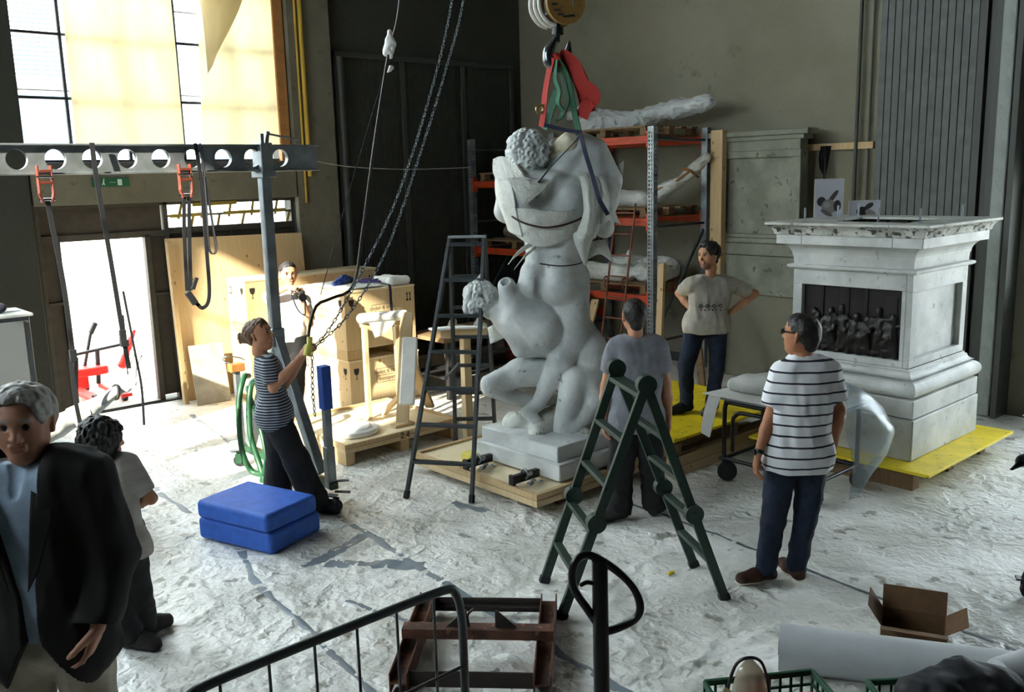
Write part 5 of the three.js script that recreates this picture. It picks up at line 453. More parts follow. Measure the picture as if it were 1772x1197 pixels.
const PPL = {gray:{pos:[5.238,0.0,-4.451],J:{hd:[0.0,1.619,-0.0],nk:[0.009,1.428,0.0],sL:[-0.15,1.369,-0.0],sR:[0.185,1.374,-0.0],eL:[-0.22,1.077,-0.02],wL:[-0.239,0.841,0.02],eR:[0.248,1.07,-0.02],wR:[0.264,0.822,-0.0],pL:[-0.071,0.831,-0.0],pR:[0.094,0.827,-0.0],kL:[-0.101,0.424,-0.02],kR:[0.14,0.434,-0.03],aL:[-0.119,0.027,-0.0],aR:[0.172,0.023,-0.08],tL:[-0.271,-0.017,0.06],tR:[0.244,-0.078,-0.26]}},hips:{pos:[7.15,0.361,-5.261],J:{hd:[0.076,1.535,0.02],nk:[0.105,1.323,-0.0],sL:[-0.089,1.264,0.03],sR:[0.313,1.241,-0.03],eL:[-0.157,1.151,-0.22],wL:[-0.03,0.965,-0.02],eR:[0.568,1.137,-0.14],wR:[0.267,0.954,-0.0],pL:[-0.033,0.866,-0.0],pR:[0.168,0.861,-0.0],kL:[-0.13,0.458,0.03],kR:[0.171,0.43,0.02],aL:[-0.115,0.091,0.0],aR:[0.122,0.071,0.06],tL:[-0.275,0.068,0.1],tR:[0.031,0.011,0.2]}},polo:{pos:[5.057,0.0,-3.05],J:{hd:[0.091,1.653,-0.0],nk:[0.103,1.496,-0.0],sL:[-0.026,1.402,-0.0],sR:[0.275,1.409,-0.0],eL:[-0.088,1.123,0.0],wL:[-0.177,0.901,0.06],eR:[0.351,1.165,-0.0],wR:[0.346,0.909,-0.06],pL:[0.001,0.874,-0.0],pR:[0.188,0.869,-0.0],kL:[-0.05,0.418,-0.0],kR:[0.165,0.421,-0.02],aL:[-0.09,0.064,0.0],aR:[0.117,0.025,-0.02],tL:[-0.307,0.032,0.06],tR:[0.075,-0.023,-0.2]}},stripe:{pos:[3.491,0.0,-6.58],J:{hd:[-0.207,1.489,0.0],nk:[-0.189,1.303,0.0],sR:[-0.117,1.252,0.13],sL:[-0.195,1.22,-0.13],eR:[-0.077,1.091,0.17],wR:[0.144,1.334,0.08],eL:[-0.056,1.057,-0.1],wL:[0.155,1.342,0.0],pR:[-0.11,0.861,0.085],pL:[-0.146,0.817,-0.085],kR:[0.047,0.469,0.09],aR:[0.165,0.075,0.05],tR:[0.301,0.005,0.06],kL:[-0.131,0.47,-0.08],aL:[-0.179,0.131,-0.1],tL:[-0.051,0.087,-0.1]}},photo:{pos:[4.653,0.0,-8.907],J:{hd:[0.108,1.718,0.03],nk:[0.092,1.503,-0.0],sL:[-0.088,1.426,-0.0],sR:[0.254,1.417,-0.0],eL:[-0.08,1.508,0.2],wL:[0.163,1.608,0.27],eR:[0.316,1.186,0.1],wR:[0.297,1.476,0.26],pL:[-0.025,1.001,-0.0],pR:[0.151,0.996,0.0],kL:[-0.061,0.487,0.0],kR:[0.116,0.482,0.0],aL:[-0.097,-0.011,-0.0],aR:[0.094,-0.022,0.0],tL:[-0.073,-0.021,0.15],tR:[0.147,-0.027,0.15]}},dark:{pos:[1.647,0.0,-5.222],J:{hd:[-0.086,1.261,-0.02],nk:[-0.068,1.137,0.0],sL:[-0.181,1.099,0.0],sR:[0.052,1.113,0.0],eR:[0.152,0.906,-0.03],wR:[-0.07,0.806,-0.22],eL:[-0.224,0.869,-0.1],wL:[-0.144,0.822,-0.26],pL:[-0.121,0.632,-0.0],pR:[0.016,0.628,0.0],kL:[-0.086,0.325,0.0],kR:[0.027,0.325,-0.04],aL:[-0.028,0.049,0.02],aR:[-0.0,0.059,-0.12],tL:[0.171,-0.014,0.05],tR:[0.045,0.004,-0.2]}},man:{pos:[0.874,0.0,-3.647],J:{hd:[-0.048,1.818,0.0],nk:[-0.058,1.633,0.0],sL:[-0.269,1.57,0.0],sR:[0.163,1.611,0.0],eL:[-0.391,1.235,0.0],wL:[-0.32,0.998,0.1],eR:[0.221,1.29,0.0],wR:[0.189,1.043,0.1],pL:[-0.157,0.963,0.0],pR:[0.068,0.957,-0.0],kL:[-0.16,0.53,0.02],kR:[0.09,0.53,0.02],aL:[-0.17,0.09,0],aR:[0.1,0.09,0],tL:[-0.22,0.035,0.2],tR:[0.16,0.035,0.2]}}};
// ---------------------------------------------------------------- people
const vlerp = (a, b, t) => [mix(a[0], b[0], t), mix(a[1], b[1], t), mix(a[2], b[2], t)], vsub = (a, b) => [a[0] - b[0], a[1] - b[1], a[2] - b[2]], vadd = (a, b, s = 1) => [a[0] + b[0] * s, a[1] + b[1] * s, a[2] + b[2] * s], vnorm = a => { const l = Math.hypot(...a) || 1; return a.map(v => v / l); }, vcross = (a, b) => [a[1] * b[2] - a[2] * b[1], a[2] * b[0] - a[0] * b[2], a[0] * b[1] - a[1] * b[0]], vdot = (a, b) => a[0] * b[0] + a[1] * b[1] + a[2] * b[2];
const cap = (a, ra, b, rb, k = .02, m = 0, cut) => [...a, ra, ...b, rb, k, m, cut];
function basis(face, up = [0, 1, 0]) { const f = vnorm(face), r = vnorm(vcross(up, f)), u = vcross(f, r); return (o, s) => (x, y, z) => [o[0] + (r[0] * x + u[0] * y + f[0] * z) * s, o[1] + (r[1] * x + u[1] * y + f[1] * z) * s, o[2] + (r[2] * x + u[2] * y + f[2] * z) * s]; }
function headPrims(W, s) { const C = (a, ra, b, rb, k, m) => cap(W(...a), ra * s, W(...b), rb * s, k * s, m); return [C([0, .03, -.025], .088, [0, .035, .0], .086, .03), C([0, .05, .02], .072, [0, .02, .03], .07, .03), C([-.03, -.03, .04], .045, [.03, -.03, .04], .045, .03), C([0, -.05, .04], .05, [0, -.085, .055], .034, .03), C([-.04, -.055, .01], .035, [0, -.088, .05], .03, .03), C([.04, -.055, .01], .035, [0, -.088, .05], .03, .03), C([0, .018, .088], .009, [0, -.022, .108], .013, .012), C([-.012, -.026, .098], .009, [.012, -.026, .098], .009, .008), C([-.038, .035, .082], .012, [.038, .035, .082], .012, .015), C([-.033, .016, .098], .012, [-.03, .016, .098], .012, .01, 1), C([.033, .016, .098], .012, [.03, .016, .098], .012, .01, 1), C([-.033, .014, .078], .0125, [-.033, .014, .078], .0125, .004), C([.033, .014, .078], .0125, [.033, .014, .078], .0125, .004), C([-.02, -.05, .091], .0075, [.02, -.05, .091], .0075, .008), C([-.018, -.06, .09], .008, [.018, -.06, .09], .008, .008), C([-.022, -.055, .1], .0025, [.022, -.055, .1], .0025, .004, 1), C([-.088, .022, -.012], .011, [-.085, -.028, -.004], .009, .008), C([.088, .022, -.012], .011, [.085, -.028, -.004], .009, .008), C([0, -.06, -.01], .056, [0, -.13, -.03], .056, .03)]; }
function handPrims(w, dir, nrm, thumb, curl, s) { // wrist, pointing direction, palm normal (towards the palm side), thumb side direction
  const d = vnorm(dir); let t = vnorm(vsub(thumb, d.map(v => v * vdot(thumb, d)))); const n = vnorm(vcross(d, t)), sgn = vdot(n, nrm) < 0 ? -1 : 1, p = n.map(v => v * sgn), P = (a, b, c) => vadd(vadd(vadd(w, d, a * s), t, b * s), p, c * s), out = [];
  const L = [.038, .045, .042, .034], X = [.03, .01, -.01, -.028];
  for (let i = 0; i < 4; i++) { out.push(cap(P(.01, X[i] * .6, 0), .016 * s, P(.085 - Math.abs(i - 1.2) * .004, X[i], 0), .0125 * s, .012)); let a = P(.085 - Math.abs(i - 1.2) * .004, X[i], 0), ang = 0; for (let k = 0; k < 3; k++) { ang += curl * (k ? 1.1 : .7) + (i === 0 ? -.08 : 0); const l = L[i] * (k === 0 ? 1 : k === 1 ? .72 : .6) * s, dd = [0, 1, 2].map(q => d[q] * Math.cos(ang) + p[q] * Math.sin(ang)), b = vadd(a, dd, l); out.push(cap(a, (.0098 - k * .001) * s, b, (.0092 - k * .001) * s, .004)); a = b; } }
  const t0 = P(.02, .028, .008), t1 = P(.055, .055, .018 + curl * .015), t2 = P(.085, .058, .025 + curl * .03), t3 = P(.105, .05, .03 + curl * .045); out.push(cap(t0, .015 * s, t1, .0125 * s, .012), cap(t1, .0115 * s, t2, .0105 * s, .005), cap(t2, .0105 * s, t3, .008 * s, .005)); return out; }
function paint(g, fn) { const p = g.attributes.position, c = new Float32Array(p.count * 3); for (let i = 0; i < p.count; i++) { const q = fn(p.getX(i), p.getY(i), p.getZ(i)); c[3 * i] = q[0]; c[3 * i + 1] = q[1]; c[3 * i + 2] = q[2]; } g.setAttribute('color', new THREE.BufferAttribute(c, 3)); return g; }
const lin = h => new THREE.Color(h).toArray();
const BODY = std({ vertexColors: true, roughness: .6 }), HAIRM = {};
const hairMat = h => HAIRM[h] ??= std({ color: h, roughness: .55, bumpMap: bumpFine, bumpScale: .006 });
function person(label, group, D, o) {
  const J = JSON.parse(JSON.stringify(D.J)), s = o.s ?? 1, hs = o.hs ?? s; for (const k of ['aL', 'aR']) J[k][1] = Math.max(J[k][1], .095 * s); for (const k of ['tL', 'tR']) J[k][1] = .035;
  const g = T('person', label, 'person', group, D.pos, YAW), face = o.face, W = basis(face, o.tilt ?? [0, 1, 0])(J.hd, hs), skin = lin(o.skin ?? 0xc69272), hgrid = o.hgrid ?? .006;
  const ms = vlerp(J.sL, J.sR, .5), mp = vlerp(J.pL, J.pR, .5), ax = vnorm(vsub(J.sR, J.sL)), hx = vnorm(vsub(J.pR, J.pL)), shw = Math.hypot(...vsub(J.sR, J.sL)) / 2, dep = o.dep ?? 1;
  const torso = (e) => [cap(vadd(ms, ax, -shw * .55), (.088 * dep + e) * s, vadd(mp, hx, -.075 * s), (.095 * dep + e) * s, .06), cap(vadd(ms, ax, shw * .55), (.088 * dep + e) * s, vadd(mp, hx, .075 * s), (.095 * dep + e) * s, .06), cap(vlerp(ms, mp, .12), (.098 * dep + e) * s, vlerp(ms, mp, .85), (.1 * dep + e) * s, .06), cap(vadd(J.sL, ax, .02), (.052 + e) * s, vadd(J.sR, ax, -.02), (.052 + e) * s, .05), cap(J.nk, (.056 + e) * s, ms, (.075 + e) * s, .05)];
  const arm = (S, E, Wr, e = 0) => [cap(S, (.05 + e) * s, E, (.039 + e) * s, .03), cap(E, (.04 + e) * s, vlerp(E, Wr, .35), (.041 + e) * s, .02), cap(vlerp(E, Wr, .35), (.041 + e) * s, Wr, (.026 + e) * s, .02)], leg = (p, k, a, e = 0) => [cap(p, (.085 + e) * s, k, (.056 + e) * s, .03), cap(k, (.056 + e) * s, vlerp(k, a, .3), (.057 + e) * s, .02), cap(vlerp(k, a, .3), (.057 + e) * s, a, (.036 + e) * s, .02)];
  const all = [...torso(-.02), ...arm(J.sL, J.eL, J.wL), ...arm(J.sR, J.eR, J.wR), ...leg(J.pL, J.kL, J.aL, -.015), ...leg(J.pR, J.kR, J.aR, -.015), cap(J.nk, .052 * s, W(0, -.07, -.02), .05 * hs, .03)];
  const geos = [blob(all, .014), blob(headPrims(W, hs), hgrid, null, .02)];
  for (const k of ['L', 'R']) { const hd = o['hand' + k]; if (hd) { const e = J['e' + k], w = J['w' + k]; geos.push(blob([cap(vlerp(e, w, .8), .029 * s, w, .025 * s, .02), ...handPrims(w, hd.dir, hd.palm, hd.thumb, hd.curl, s * 1.0)], .0046, null, .015)); } }
  const eyeA = W(-.033, .014, .092), eyeB = W(.033, .014, .092), lip = W(0, -.055, .096), br = [W(-.034, .036, .09), W(.034, .036, .09)], beard = o.beard;
  const body = mergeGeometries(geos.map(x => x.toNonIndexed())); const dist = (x, y, z, a) => Math.hypot(x - a[0], y - a[1], z - a[2]);
  paint(body, (x, y, z) => { const v = .05 * n3(x * 25, y * 25, z * 25); let c = skin.map(q => q * (1 + v)); if (Math.min(dist(x, y, z, eyeA), dist(x, y, z, eyeB)) < .011 * hs) c = lin(0x2a1d18); else if (dist(x, y, z, lip) < .018 * hs) c = mixc(c, lin(0x9a5448), .55); else { for (const b of br) { const dx = vsub([x, y, z], b); if (Math.abs(dx[1]) < .008 && Math.hypot(...dx) < .022 * hs) c = mixc(c, lin(o.hair ?? 0x2a211c), .75); } if (beard) { const q = W(0, -.075, .05); if (dist(x, y, z, q) < .062 * hs && dist(x, y, z, lip) > .018) c = mixc(c, lin(beard), .45); } } return c; });
  M('body', body, BODY, g);
  // hair
  const hp = o.hairPrims ? o.hairPrims(W, hs) : []; if (hp.length) M('hair', blob(hp, o.hairGrid ?? .007, (d, x, y, z) => d + (o.hairAmp ?? .004) * n3(x * 60, y * 30, z * 60), .03), hairMat(o.hair), g);
  // upper garment
  const e = o.fit ?? .014, sl = o.sleeve ?? .55; const slv = (S, E, Wr) => { if (sl <= 1) { const end = vlerp(S, E, sl), dn = vnorm(vsub(E, S)); return [cap(S, (.056 + e) * s, vadd(end, dn, .02), (.053 + e) * s, .03, 0, [...end, ...dn])]; } const end = vlerp(E, Wr, sl - 1), dn = vnorm(vsub(Wr, E)); return [cap(S, (.056 + e) * s, E, (.05 + e) * s, .03), cap(E, (.05 + e) * s, vadd(end, dn, .02), (.037 + e) * s, .02, 0, [...end, ...dn])]; };
  const tp = [...torso(e * .8), ...slv(J.sL, J.eL, J.wL), ...slv(J.sR, J.eR, J.wR)], hem = mp[1] - (o.hem ?? .06), nkc = field([cap(vadd(J.nk, [0, .0, 0]), .064 * s, W(0, -.02, 0), .075 * hs)]), fa = o.folds ?? .009;
  const teS = (o.tfit ?? .018); if ((o.hem ?? .06) > .02) tp.push(cap(vadd(J.pL, [0, .03, 0]), (.1 + teS + .012) * s, vadd(J.pR, [0, .03, 0]), (.1 + teS + .012) * s, .05), cap(vadd(J.pL, [0, -.04, 0]), (.1 + teS + .014) * s, vadd(J.pR, [0, -.04, 0]), (.1 + teS + .014) * s, .05));
  tp.push(cap(vadd(mp, [0, .05, 0]), (.115 * dep + e) * s, vadd(mp, [0, -.08, 0]), (.118 * dep + e) * s, .06));
  const shirt = blob(tp, o.tgrid ?? .009, (d, x, y, z) => { let f = d + fa * (Math.abs(n3(x * 11 + 3, y * 5, z * 11)) - .25) + fa * .5 * n3(x * 24, y * 10, z * 24); f = Math.max(f, hem + .012 * n3(x * 9, 3, z * 9) - y); f = Math.max(f, -nkc(x, y, z)); return o.shirtCut ? o.shirtCut(f, x, y, z, W, J) : f; }, .04);
  const sh = M(o.topName ?? 'shirt', shirt, o.top, g); if (o.under) o.under(g, J, W, s, torso); if (o.print) o.print(sh, J, W, s);
  // trousers
  const te = o.tfit ?? .018, wst = mp[1] + (o.waist ?? .06), tr = [cap(J.pL, (.1 + te) * s, J.pR, (.1 + te) * s, .05), cap(vadd(mp, [0, .08, 0]), (.1 + te) * s, mp, (.1 + te) * s, .05)]; const wide = o.wide ?? 0; const lg = (p, k, a) => { const dn = vnorm(vsub(a, k)), end = vadd(a, dn, .03); return [cap(p, (.09 + te) * s, k, (.06 + te + wide * .5) * s, .04), cap(k, (.06 + te + wide * .5) * s, end, (.047 + te + wide) * s, .02, 0, [...vadd(a, dn, .035), ...dn])]; };
  tr.push(...lg(J.pL, J.kL, J.aL), ...lg(J.pR, J.kR, J.aR)); const tro = M('trousers', blob(tr, o.rgrid ?? .011, (d, x, y, z) => { const low = sstep(.6, .1, y); let f = d + .011 * (Math.abs(n3(x * 9, y * (8 + 8 * low), z * 9)) - .28) + .005 * n3(x * 22, y * 22, z * 22); return Math.max(f, y - wst - (d > 0 ? 0 : 0)); }, .04), o.trousers, g);
  // shoes
  for (const k of ['L', 'R']) { const a = J['a' + k], t = J['t' + k], dd = vnorm([t[0] - a[0], 0, t[2] - a[2]]), heel = [a[0] - dd[0] * .035, .05, a[2] - dd[2] * .035], toe = [a[0] + dd[0] * .17 * s, .04, a[2] + dd[2] * .17 * s], mid = [a[0] + dd[0] * .08, .055, a[2] + dd[2] * .08]; const sd = [-dd[2], 0, dd[0]]; const up = (e2, lo, hi) => (d, x, y, z) => Math.max(d + .002 * n3(x * 40, y * 40, z * 40), lo - y, y - hi);
    const pr = e2 => [cap(heel, .04 + e2, mid, .042 + e2, .03), cap(mid, .042 + e2, toe, .036 + e2, .03), cap(vadd(toe, sd, .012), .036 + e2, vadd(mid, sd, -.008), .04 + e2, .03), cap(heel, .038 + e2, [a[0], .12, a[2]], .043 + e2, .03)]; const sm_ = M('shoe', blob(pr(0), .007, up(0, .026, .14)), o.shoe, g); M('sole', blob(pr(.004).slice(0, 3), .007, up(0, .002, .028)), o.sole ?? MT.rubber, sm_); if (o.laces) for (let i = 0; i < 3; i++) { const q = vlerp(mid, toe, .1 + i * .22); M('lace', bar(vadd([q[0], .097 - i * .008, q[2]], sd, -.022), vadd([q[0], .1 - i * .008, q[2]], sd, .022), .007, .005), MT.foam, sm_); } }
  return g; }
const shortHair = (vol = 0) => (W, s) => { const C = (a, ra, b, rb, k, m) => cap(W(...a), ra * s, W(...b), rb * s, k * s, m); return [C([0, .035, -.028], .096 + vol, [0, .045, .0], .092 + vol, .02), C([0, .07, .03], .066 + vol, [0, .06, .01], .07, .02), C([0, -.02, -.06], .062 + vol, [0, -.05, -.062], .05, .03), C([0, -.03, .1], .075, [0, .025, .118], .074, .025, 1), C([-.1, -.03, .03], .05, [-.095, -.07, .0], .05, .01, 1), C([.1, -.03, .03], .05, [.095, -.07, .0], .05, .01, 1), C([0, -.14, -.02], .07, [0, -.15, -.02], .07, .01, 1)]; };
const fab = (c, extra = {}) => std({ color: c, map: TX.cloth, roughness: .9, ...extra });
const DENIM = std({ color: 0x202c40, map: mottle(512, 0xffffff, 0x9aa6b4, { P: 9, s: 31, grain: .14, con: 2, rep: 2 }), roughness: .9 }), BLACKP = fab(0x0f0f11), stripeTex = (bg, fg, period, w) => { const a = hex(bg), b = hex(fg); const t = texture(128, (u, v) => (v < w ? b : a), { rep: 1 }); t.repeat.set(1, 1 / period); return t; };
// grey shirt, seen from behind
person('person in a plain grey t-shirt and black trousers seen from behind by the statue', 'people watching the statue', PPL.gray, { face: [-.12, .02, -1], skin: 0xb98263, hair: 0x17120f, hairPrims: shortHair(-.004), hairAmp: .002, top: fab(0x84858c), trousers: BLACKP, wide: .03, tfit: .022, shoe: fab(0x26241f, { roughness: .5 }), hem: .09, fit: .022, folds: .012, s: 1.02, dep: 1.05, sleeve: .62, handL: { dir: [-.05, -1, .1], palm: [1, 0, 0], thumb: [0, 0, -1], curl: .35 }, handR: { dir: [.05, -1, .05], palm: [-1, 0, 0], thumb: [0, 0, -1], curl: .35 } });
// hands on hips
{ const g = person('person in a pale printed t-shirt with hands on hips on the yellow platform', 'people watching the statue', PPL.hips, { face: [-.8, -.08, .6], skin: 0xc08a66, hair: 0x25211f, beard: 0x3a2a22, hairPrims: shortHair(.008), hairAmp: .008, top: fab(0xb7b0a2), trousers: DENIM, shoe: fab(0x1d1c1c, { roughness: .5 }), hem: .07, fit: .018, folds: .013, sleeve: .66, s: .98, handL: { dir: [.5, -.5, .5], palm: [.6, 0, -.6], thumb: [0, -.2, -1], curl: .5 }, handR: { dir: [-.6, -.4, .4], palm: [-.6, 0, -.6], thumb: [0, -.2, -1], curl: .5 },
    print: (sh, J) => { const y = mix(J.sL[1], J.pL[1], .5), m = std({ color: 0x1c1c22, roughness: .8 }), x0 = (J.sL[0] + J.sR[0]) / 2 - .02, F = field([...[]].concat([[0, 0, 0, 0, 0, 0, 0, 0]])); const zf = .128; const L = []; for (let i = 0; i < 4; i++) L.push(new THREE.TorusGeometry(.014, .004, 5, 14).translate(x0 - .105 + i * .062, y, zf)); for (let i = 0; i < 3; i++) L.push(bx(.034, .004, .003, x0 - .074 + i * .062, y, zf, 0)); for (let i = 0; i < 6; i++) L.push(bx(.012, .014, .002, x0 - .1 + i * .036, y - .035 - (i % 2) * .004, zf, 0)); const q = M('chest_print', L, m, sh); q.userData.kind = 'stuff'; } }); }
// striped polo
person('person in a white polo shirt with dark stripes and jeans seen from behind', 'people watching the statue', PPL.polo, { face: [-.72, .06, -.6], skin: 0xa9714f, hair: 0x1a1513, hairPrims: shortHair(-.002), hairAmp: .002, top: std({ map: stripeTex(0xe6e6e8, 0x1d2230, .068, .17), roughness: .9 }), trousers: DENIM, shoe: fab(0x4a3024), sole: std({ color: 0xcfc8b8, roughness: .7 }), laces: true, hem: .09, fit: .024, folds: .012, sleeve: .72, s: 1.02, tgrid: .0075, dep: 1.05, handL: { dir: [-.2, -1, .1], palm: [1, 0, 0], thumb: [0, -.1, -1], curl: .45 }, handR: { dir: [-.1, -1, -.1], palm: [-1, 0, 0], thumb: [0, 0, -1], curl: .45 },
  under: (g, J, W, s) => { M('collar', blob([cap(vadd(J.nk, [-.045, .0, 0]), .036, vadd(J.nk, [.045, .0, 0]), .036, .02), cap(vadd(J.nk, [0, .01, .03]), .045, vadd(J.nk, [0, .0, -.03]), .045, .02)], .008, (d, x, y, z) => Math.max(d, y - J.nk[1] - .035)), fab(0x6b86b0), g); M('sunglasses', [bar(W(-.075, .02, .098), W(.075, .02, .098), .03, .006, V(0, 1, 0)), bar(W(-.078, .025, .09), W(-.09, .025, -.0), .01, .004, V(0, 1, 0)), bar(W(.078, .025, .09), W(.09, .025, 0), .01, .004, V(0, 1, 0))], std({ color: 0x141414, roughness: .3 }), g); const a = vlerp(J.eL, J.wL, .93), d = vnorm(vsub(J.wL, J.eL)); M('wristwatch', [cyl(vadd(a, d, -.012), vadd(a, d, .012), .034, 18), cyl(vadd(a, [-.03, 0, .01]), vadd(a, [-.042, 0, .014]), .02, 14)], MT.blackSteel, g); } });
// striped woman pulling the chain
person('person in a thin-striped top and loose dark trousers pulling the hoist chain', 'people handling the hoist', { ...PPL.stripe, pos: [3.43, 0, -6.54] }, { face: [1, .18, .12], skin: 0xb98263, hair: 0x5c4129, hairPrims: (W, s) => { const C = (a, ra, b, rb, k, m) => cap(W(...a), ra * s, W(...b), rb * s, k * s, m); return [C([0, .035, -.03], .094, [0, .045, .0], .088, .02), C([0, .07, .03], .06, [0, .06, .01], .066, .02), C([0, .0, -.06], .06, [0, -.03, -.06], .05, .03), C([0, -.005, -.12], .045, [0, .01, -.14], .04, .02), C([0, -.02, -.16], .02, [.02, .0, -.19], .008, .01), C([0, -.03, .1], .075, [0, .0, .105], .072, .012, 1), C([-.1, -.04, .03], .05, [-.095, -.07, .0], .05, .01, 1), C([.1, -.04, .03], .05, [.095, -.07, .0], .05, .01, 1)]; }, hairAmp: .007, top: std({ map: stripeTex(0x9aa0a8, 0x1f242e, .022, .55), roughness: .9 }), trousers: fab(0x16171b), wide: .05, tfit: .03, shoe: fab(0x201d1c), hem: .1, waist: .02, fit: .014, sleeve: .75, s: .95, hs: 1, tgrid: .008, handR: { dir: [.6, .7, .1], palm: [.3, -.3, -1], thumb: [.1, .9, -.4], curl: 1.05 }, handL: { dir: [.6, .6, .1], palm: [.2, -.3, 1], thumb: [.1, .9, .4], curl: 1.05 } });
// photographer
{ const g = person('person in a white shirt photographing with a black camera by the crates', 'people by the crates', PPL.photo, { face: [.42, -.08, .9], skin: 0xc08e6e, hair: 0x1e1917, hairPrims: shortHair(-.002), top: fab(0xe2e1de), trousers: BLACKP, shoe: fab(0x1a1818), hem: .0, fit: .016, sleeve: .85, s: 1, waist: .05, handL: { dir: [.7, -.1, .3], palm: [.2, -1, .3], thumb: [.2, -.3, .8], curl: .6 }, handR: { dir: [-.5, .6, .2], palm: [-.4, .2, 1], thumb: [-.3, .9, 0], curl: .6 } }); }
{ const J = PPL.photo.J, c = vadd(vlerp(J.wL, J.wR, .5), [.035, -.02, .05]), g = T('camera', 'black camera with neck strap held by the person in white', 'camera', null, PPL.photo.pos, YAW); M('camera_body', bx(.14, .09, .06, ...c, .01), MT.blackSteel, g); M('lens', [cyl(vadd(c, [.02, 0, .02]), vadd(c, [.07, -.01, .11]), .038, 20), cyl(vadd(c, [.07, -.01, .11]), vadd(c, [.075, -.01, .12]), .042, 20)], std({ color: 0x111114, roughness: .2 }), g); M('viewfinder', bx(.05, .03, .045, c[0], c[1] + .055, c[2], .008), MT.blackSteel, g); M('strap', [tube([vadd(c, [-.07, .02, 0]), vadd(c, [-.03, -.15, -.05]), vadd(c, [.04, -.22, -.06]), vadd(c, [.06, -.12, -.02]), vadd(c, [.07, .0, 0])], .008, { rad: 6 })], MT.strapDark, g); }
// dark-haired visitor with folded arms
person('person with full dark hair and folded arms standing by the suspended marble arm', 'people in the shade', PPL.dark, { face: [.75, -.12, -.65], skin: 0xa87556, hair: 0x120e0c, hairPrims: (W, s) => { const C = (a, ra, b, rb, k, m) => cap(W(...a), ra * s, W(...b), rb * s, k * s, m); return [C([0, .03, -.02], .118, [0, .03, .0], .108, .02), C([-.05, -.02, -.03], .085, [.05, -.02, -.03], .085, .04), C([0, -.06, -.05], .085, [0, -.09, -.05], .07, .03), C([0, -.03, .11], .072, [0, .0, .115], .07, .012, 1)]; }, hairAmp: .012, top: fab(0xaaa59e), trousers: BLACKP, shoe: fab(0x1d1a18), hem: .05, fit: .02, s: .86, hs: 1.0, sleeve: .8, wide: .015, handR: { dir: [-.9, .1, -.2], palm: [0, 0, 1], thumb: [0, 1, 0], curl: .4 }, handL: { dir: [.9, .1, .1], palm: [0, 0, 1], thumb: [0, 1, 0], curl: .4 } });
// man in a dark jacket close to the camera
{ const J = PPL.man.J; const g = person('grey-haired person in a dark jacket and pale blue shirt facing the camera', 'people in the shade', PPL.man, { face: [.2, -.04, 1], skin: 0xb07f66, hair: 0x9d9a94, hairPrims: shortHair(.006), hairAmp: .006, hgrid: .0045, hairGrid: .006, top: fab(0x151312), topName: 'jacket', trousers: fab(0xb3aa98), shoe: fab(0x2a211b), hem: .2, fit: .04, folds: .014, sleeve: 1.92, s: 1.1, hs: 1.12, tgrid: .009, dep: 1.05, handL: { dir: [.1, -1, .1], palm: [1, 0, 0], thumb: [0, 0, 1], curl: .5 }, handR: { dir: [-.3, -.9, .1], palm: [-1, 0, 0], thumb: [0, 0, 1], curl: .5 },
    shirtCut: (f, x, y, z, W, J) => { const cx = mix(J.nk[0], (J.pL[0] + J.pR[0]) / 2 + .02, clamp((J.nk[1] - y) / .7, 0, 1.3)), wd = mix(.1, .03, clamp((J.nk[1] - y) / .45, 0, 1)) + (y < J.pL[1] + .05 ? (J.pL[1] + .05 - y) * .6 : 0); return z > -.02 ? Math.max(f, -(Math.abs(x - cx) - wd)) : f; },
    under: (g, J, W, s, torso) => { M('shirt', blob([...torso(.012), cap(J.nk, .07 * s, vadd(J.nk, [0, .04, .01]), .066 * s, .02)], .011, (d, x, y, z) => Math.max(d + .007 * (Math.abs(n3(x * 12, y * 6, z * 12)) - .3), J.pL[1] - .02 - y, y - J.nk[1] - .05, -(field([cap(vadd(J.nk, [0, .1, .09]), .06, vadd(J.nk, [.005, -.05, .13]), .025)])(x, y, z)))), fab(0x9db0c4), g); M('lapel', sheet([[[J.nk[0] + .05, J.nk[1] + .03, .05], [J.nk[0] + .1, J.nk[1] + .02, .03]], [[J.nk[0] + .075, J.nk[1] - .12, .155], [J.nk[0] + .15, J.nk[1] - .1, .13]], [[J.nk[0] + .05, J.nk[1] - .4, .185], [J.nk[0] + .09, J.nk[1] - .33, .18]]], .008, 6), fab(0x121110), g); M('lapel', sheet([[[J.nk[0] - .1, J.nk[1] + .02, .03], [J.nk[0] - .05, J.nk[1] + .03, .05]], [[J.nk[0] - .15, J.nk[1] - .1, .13], [J.nk[0] - .07, J.nk[1] - .12, .155]], [[J.nk[0] - .06, J.nk[1] - .33, .18], [J.nk[0] - .02, J.nk[1] - .4, .185]]], .008, 6), fab(0x121110), g); } }); }
